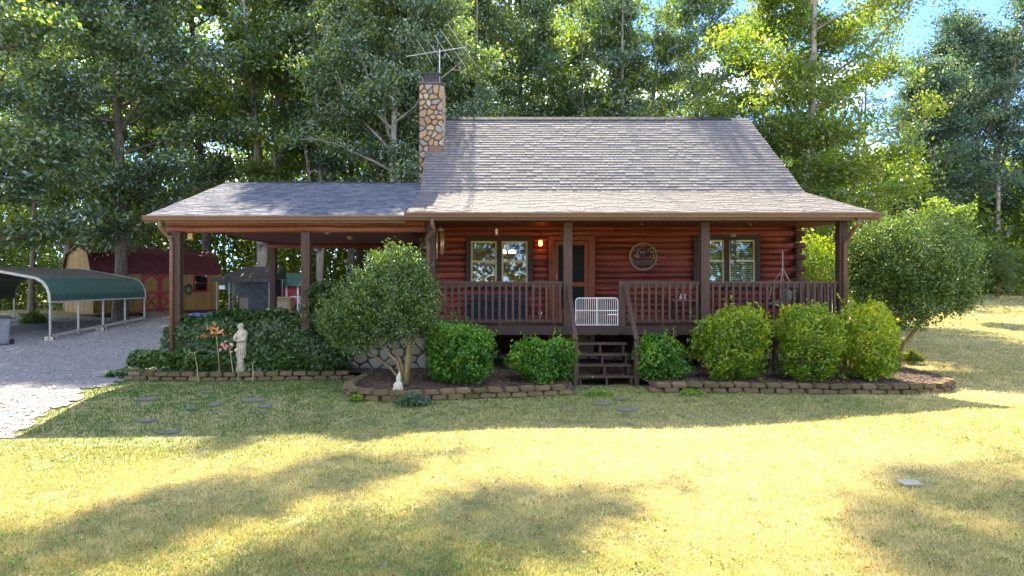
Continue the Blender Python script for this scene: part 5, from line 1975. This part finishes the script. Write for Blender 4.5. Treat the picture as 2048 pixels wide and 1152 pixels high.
# big evergreen left of the steps: stems and tufts
def stemmed(name, label, stems, crowns, n, leaf, lm, seed, tuft, cat='shrub', width=.42, bark='twig'):
    rng = np.random.default_rng(seed)
    b = stems[0][0][0]
    root = thing(name, label, cat, b)
    for pts, rad in stems:
        pts = [Vector(p) for p in pts]
        MB().tube(pts, [rad * (1 - .6 * i / (len(pts) - 1)) for i in range(len(pts))], 8).build('trunk', M[bark], root, True)
    Cs, Os = [], []
    tot = sum(c[1][0] * c[1][2] for c in crowns)
    for c, r in crowns:
        m = int(n * r[0] * r[2] / tot)
        nt_ = max(20, int(tuft * m / n))
        d = unit(rng.normal(size=(nt_, 3)))
        T = np.array(c) + d * np.array(r) * (1 - .55 * rng.random((nt_, 1)) ** 1.5) * rng.uniform(.86, 1.1, (nt_, 1))
        j = rng.integers(0, nt_, m)
        P = T[j] + rng.normal(size=(m, 3)) * leaf * 1.1
        Cs.append(P)
        Os.append(unit(P - np.array(c)))
    C, O = np.concatenate(Cs), np.concatenate(Os)
    tint = np.clip(rng.normal(.45, .25, len(C)), .01, 1)
    obj('foliage', leaf_mesh('foliage', C, leaf, rng, O, width, tint, .14, -.4, .35), M[lm], root)
    return root


bz = .12
b = at(812, 770, 13.33)
b.z = bz
stemmed('large_evergreen', 'large glossy evergreen shrub with pale bare stems left of the porch', [
    ([b, at(815, 720, 13.38), at(818, 680, 13.48), at(822, 620, 13.58)], .052),
    ([b + Vector((-.06, .05, 0)), at(795, 725, 13.48), at(770, 700, 13.58), at(735, 660, 13.68)], .04),
    ([b + Vector((-.05, .1, 0)), at(780, 735, 13.58), at(735, 702, 13.68), at(695, 672, 13.68)], .032),
    ([b + Vector((0, .1, 0)), at(800, 720, 13.68), at(775, 670, 13.68), at(762, 640, 13.68), at(780, 590, 13.68)], .036),
    ([b + Vector((.03, .05, 0)), at(822, 700, 13.58), at(842, 650, 13.48), at(850, 600, 13.48)], .03)],
    [(at(770, 590, 13.63), (.85, .8, .80)), (at(705, 615, 13.68), (.62, .6, .55)), (at(835, 590, 13.58), (.48, .5, .62)), (at(795, 530, 13.68), (.55, .5, .45)), (at(690, 660, 13.78), (.42, .4, .35)), (at(740, 655, 13.58), (.5, .4, .35)), (at(720, 690, 13.6), (.35, .3, .22)), (at(800, 660, 13.5), (.4, .35, .3)), (at(660, 640, 13.8), (.3, .3, .35)), (at(845, 640, 13.48), (.35, .35, .35))],
    30000, .062, 'leaf_holly', 51, 1500)

b = Vector(((1792 - CX) * 17.3 / F, 17.3, g(10.5, 17.3)))
stemmed('large_bush', 'large round dark green bush at the right end of the cabin', [
    ([b, at(1790, 690, 17.3), at(1798, 640, 17.3), at(1805, 560, 17.3)], .09),
    ([b + Vector((.06, 0, 0)), at(1805, 690, 17.2), at(1835, 655, 17.1), at(1870, 600, 17.0)], .07),
    ([b + Vector((-.08, 0, 0)), at(1775, 690, 17.4), at(1760, 640, 17.5), at(1745, 570, 17.5)], .06),
    ([b + Vector((.0, .1, 0)), at(1790, 680, 17.6), at(1780, 630, 17.7), at(1770, 540, 17.8)], .06)],
    [(at(1820, 520, 17.4), (1.45, 1.5, 1.25)), (at(1760, 500, 17.4), (.85, .9, .85)), (at(1885, 530, 17.4), (.95, 1.0, 1.05)), (at(1845, 600, 17.2), (1.0, .9, .55)), (at(1730, 545, 17.4), (.5, .7, .7)), (at(1915, 585, 17.4), (.5, .6, .55)), (at(1745, 620, 17.3), (.55, .6, .4)), (at(1810, 640, 17.0), (.5, .5, .3)), (at(1715, 580, 17.4), (.4, .5, .5))],
    44000, .075, 'leaf_holly', 52, 2400, width=.5)

# feathery evergreen between the ivy and the big evergreen
b = at(640, 735, 15.25)
b.z = .1
rng = np.random.default_rng(61)
root = thing('feathery_evergreen', 'dark feathery evergreen between the ivy hedge and the big evergreen', 'shrub', b)
mb = MB()
Cs = []
top = at(640, 560, 15.3).z
mb.tube([b, (b.x + .03, b.y, top * .5), (b.x, b.y, top)], [.045, .03, .008], 6)
for i in range(46):
    t = .08 + .9 * i / 46
    z = b.z + (top - b.z) * t
    a = i * 2.4
    L = (1 - t * .72) * .85 * rng.uniform(.7, 1.15)
    e = np.array([b.x + math.cos(a) * L, b.y + math.sin(a) * L * .6, z + .05 - .1 * L])
    s_ = np.array([b.x, b.y, z])
    mb.tube([s_, (s_ + e) / 2 + [0, 0, .06], e], [.012, .009, .004], 4)
    k = 260
    u_ = rng.uniform(.2, 1.05, k)
    P = s_ + (e - s_) * u_[:, None] + np.stack([rng.normal(size=k) * .10, rng.normal(size=k) * .10, rng.normal(size=k) * .035 - .03], 1) * (1.2 - .5 * u_)[:, None]
    Cs.append(P)
mb.build('trunk', M['bark'], root, True)
C = np.concatenate(Cs)
obj('foliage', leaf_mesh('foliage', C, .085, rng, np.tile([[0, 0, 1.0]], (len(C), 1)), .28, None, .1, .3, .5), M['leaf_fir'], root)

# ivy hedge and ivy ground cover
rng = np.random.default_rng(71)
root = thing('ivy_hedge', 'low wall thickly overgrown with dark ivy between the carport posts', 'hedge', (-5.2, 15.7, 0))
n = 15000
xx = rng.uniform(-7.05, -3.2, n)
topz = 1.34 + .07 * np.sin(xx * 2.1) + .06 * np.sin(xx * 5.3 + 1) - .55 * sst((xx + 4.3) / 1.1) - .35 * sst((-6.7 - xx) / .4)
s_ = rng.random(n)
front = s_ < .72
zz = np.where(front, topz * rng.random(n) ** .9, topz)
yy = np.where(front, 15.12 + .06 * np.sin(xx * 3 + zz * 4) - .10 * (1 - zz / topz) ** 1.4, 15.12 + rng.random(n) * .9)
rnd = sst((zz - (topz - .25)) / .25) * front
yy = yy + rnd * .16
C = np.stack([xx, yy, zz], 1) + rng.normal(size=(n, 3)) * .045
nor = np.where(front[:, None], np.array([[0, -1, .35]]), np.array([[0, -.2, 1]]))
tint = np.clip(rng.normal(.4, .22, n), .01, 1)
obj('foliage', leaf_mesh('foliage', C, .095, rng, unit(nor), .8, tint, .12, .6, .6), M['leaf_ivy'], root)
mb = MB()
for i in range(12):
    a = -7.0 + i * .32
    t_ = 1.28 - .55 * float(sst((a + 4.3) / 1.1)) - .3 * float(sst((-6.7 - a) / .4))
    mb.box(a, a + .32, 15.30, 15.95, 0, t_)
mb.build('core', M['soil'], root)

n = 11000
xx = rng.uniform(-7.75, -3.0, n)
yy = 14.9 + .5 * rng.random(n) ** 1.2
hz = .36 + .13 * sst((yy - 14.9) / .12) + .06 * wob(xx, yy, 2)
C = np.stack([xx, yy, hz * rng.uniform(.55, 1.05, n) + .08], 1)
m2 = 900
x2 = rng.uniform(-8.35, -7.6, m2)
y2 = rng.uniform(15.1, 16.2, m2)
C2 = np.stack([x2, y2, .03 + .1 * rng.random(m2)], 1)
C = np.concatenate([C, C2])
tint = np.clip(rng.normal(.5, .25, len(C)), .01, 1)
o = obj('ivy_ground_cover', leaf_mesh('ivy_ground_cover', C, .095, rng, np.tile([[0, -.4, 1.0]], (len(C), 1)), .8, tint, .12, .2, .6), M['leaf_ivy'])
tag(o, 'ivy ground cover filling the left bed', 'ivy', kind='stuff')


# small plants
def clump_plant(px, py, w, h, n, label, lm, seed, blade=.16, width=.16):
    d = F * H / (py - CY)
    x = (px - CX) * d / F
    z = g(x, d)
    if bed_mask(np.array(x), np.array(d)):
        z = float(bed_z(x, d))
    rng = np.random.default_rng(seed)
    root = thing('clump_plant', label, 'plant', (x, d, z))
    a = rng.uniform(0, 6.28, n)
    q = rng.random(n) ** .6
    C = np.stack([x + np.cos(a) * q * w, d + np.sin(a) * q * w * .6, z + h * (1.1 - q * .7) * rng.uniform(.4, 1, n)], 1)
    obj('foliage', leaf_mesh('foliage', C, blade, rng, np.tile([[0, 0, 1.0]], (n, 1)), width, None, .1, -.6, .4), M[lm], root)
    return root


clump_plant(825, 803, .34, .22, 500, 'dark blue green leafy clump in front of the curved edging', 'leaf_blue_haze', 81, .12, .22)
clump_plant(712, 798, .14, .12, 150, 'small green weed at the left bend of the curved edging', 'leaf_shrub', 82, .1, .2)
clump_plant(1760, 752, .35, .22, 420, 'dark grassy clump right of the last clipped shrub', 'leaf_fir', 83, .2, .08)
clump_plant(1822, 728, .3, .35, 420, 'pale dry grassy clump below the large round bush', 'leaf_yellow', 84, .2, .1)
clump_plant(1385, 790, .25, .1, 200, 'low weeds along the right edging near its left end', 'leaf_shrub', 85, .09, .2)
clump_plant(1195, 790, .3, .08, 260, 'low weeds between the stepping stones and the steps', 'leaf_shrub', 86, .08, .25)
clump_plant(700, 742, .3, .45, 700, 'trailing ivy at the right end of the ivy bed edging', 'leaf_ivy', 87, .08, .7)

# shrubs beyond
px_shrub('wild_shrub', 'pale loose shrub seen through the right end of the porch', 1592, 1672, 470, 640, 21.0, .8, 5000, .085, 'leaf_yshrub', 91, square=2, lump=.3)
px_shrub('wild_shrub', 'bright green shrub on the far right lawn before the road', 1930, 2060, 490, 580, 43.0, 1.6, 6000, .17, 'leaf_under', 92, square=2, lump=.3)
px_shrub('wild_shrub', 'yellow green shrub behind the large round bush', 1840, 1950, 400, 520, 30.0, 1.2, 6000, .14, 'leaf_yellow', 93, square=2, lump=.3)
px_shrub('wild_shrub', 'yellow shrub inside the green metal carport opening', 40, 92, 622, 662, 30.5, .5, 2500, .10, 'leaf_yellow', 94, square=2, lump=.3)

# ------------------------------------------------------------------ grass
rng = np.random.default_rng(5)


def lawn_mask(x, y):
    m = ~gravel_mask(x, y) & ~bed_mask(x, y)
    m &= ~((y > 15) & (x < 8.2)) & ~((y > 59.5) & (y < 66.5))
    m &= ~((x > 1.9) & (x < 3.25) & (y > 13.95))
    for (fx, fy, fr) in FLAGS:
        m &= ((x - fx) ** 2 + ((y - fy) * 1.2) ** 2) > (fr * .35) ** 2
    return m


N = 680000
uu = rng.random(N)
p_ = .35
d0, d1 = 4.3, 48.0
y = (d0 ** -p_ + uu * (d1 ** -p_ - d0 ** -p_)) ** (-1 / p_)
x = (rng.uniform(-140, 2190, N) - CX) * y / F
ok = lawn_mask(x, y)
x, y = x[ok], y[ok]
n = len(x)
# how green the lawn is: greenest by the house on the left, straw towards the right; house and tree shade tinted in as green
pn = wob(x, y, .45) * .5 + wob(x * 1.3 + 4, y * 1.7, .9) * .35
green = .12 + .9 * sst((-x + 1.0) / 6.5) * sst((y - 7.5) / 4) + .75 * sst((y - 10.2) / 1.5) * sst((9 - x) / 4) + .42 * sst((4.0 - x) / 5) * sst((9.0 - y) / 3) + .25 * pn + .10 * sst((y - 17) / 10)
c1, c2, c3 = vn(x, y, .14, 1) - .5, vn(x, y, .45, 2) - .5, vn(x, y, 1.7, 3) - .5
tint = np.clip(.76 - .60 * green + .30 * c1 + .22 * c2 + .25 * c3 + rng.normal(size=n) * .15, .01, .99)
hgt = (.022 + .0010 * y) * rng.uniform(.5, 1.5, n) * (1 + .9 * c1 + .7 * c2)
wid = (.0028 + .00095 * y) * rng.uniform(.7, 1.3, n)
a = rng.uniform(0, 6.283, n)
lean = rng.uniform(.1, 1.0, n) * hgt
la_ = rng.uniform(0, 6.283, n)
z = G(x, y) - .012
b1 = np.stack([x + np.cos(a) * wid / 2, y + np.sin(a) * wid / 2, z], 1)
b2 = np.stack([x - np.cos(a) * wid / 2, y - np.sin(a) * wid / 2, z], 1)
tp = np.stack([x + np.cos(la_) * lean, y + np.sin(la_) * lean, z + hgt], 1)
V = np.stack([b1, b2, tp], 1).reshape(-1, 3)
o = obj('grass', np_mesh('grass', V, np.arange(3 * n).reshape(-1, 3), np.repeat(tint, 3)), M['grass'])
tag(o, 'short grass of the lawn, straw coloured, greener near the house and where shade is tinted in', 'grass', kind='stuff')

# broad leaved weeds dotted through the lawn
nc_ = 420
wy = 4.8 + 9 * rng.random(nc_) ** 1.3
wx = (rng.uniform(0, 2048, nc_) - CX) * wy / F
wi = rng.integers(0, nc_, 4000)
wr_ = rng.uniform(.03, .13, nc_)
C = np.stack([wx[wi], wy[wi], np.zeros(4000)], 1) + rng.normal(size=(4000, 3)) * wr_[wi][:, None] * [1, 1, 0]
okw = lawn_mask(C[:, 0], C[:, 1])
C = C[okw]
C[:, 2] = G(C[:, 0], C[:, 1]) + .012 + .018 * rng.random(len(C))
o = obj('lawn_weeds', leaf_mesh('lawn_weeds', C, .03, rng, np.tile([[0, 0, 1.0]], (len(C), 1)), .7, None, .1, 0, .6), M['leaf_shrub'])
tag(o, 'small green weeds dotted through the lawn', 'weeds', kind='stuff')

# fallen leaves on the lawn and gravel
n = 2600
y = 4.6 + 12 * rng.random(n) ** 1.4
x = (rng.uniform(0, 2100, n) - CX) * y / F
ok = ~bed_mask(x, y) & ~((y > 15) & (x < 8.2) & (x > -7))
x, y = x[ok], y[ok]
C = np.stack([x, y, G(x, y) + .03], 1)
o = obj('fallen_leaves', leaf_mesh('fallen_leaves', C, .035, rng, np.tile([[0, 0, 1.0]], (len(C), 1)), .6, None, .15, 0, .7), M['litter'])
tag(o, 'small brown leaves scattered over the lawn', 'leaves', kind='stuff')
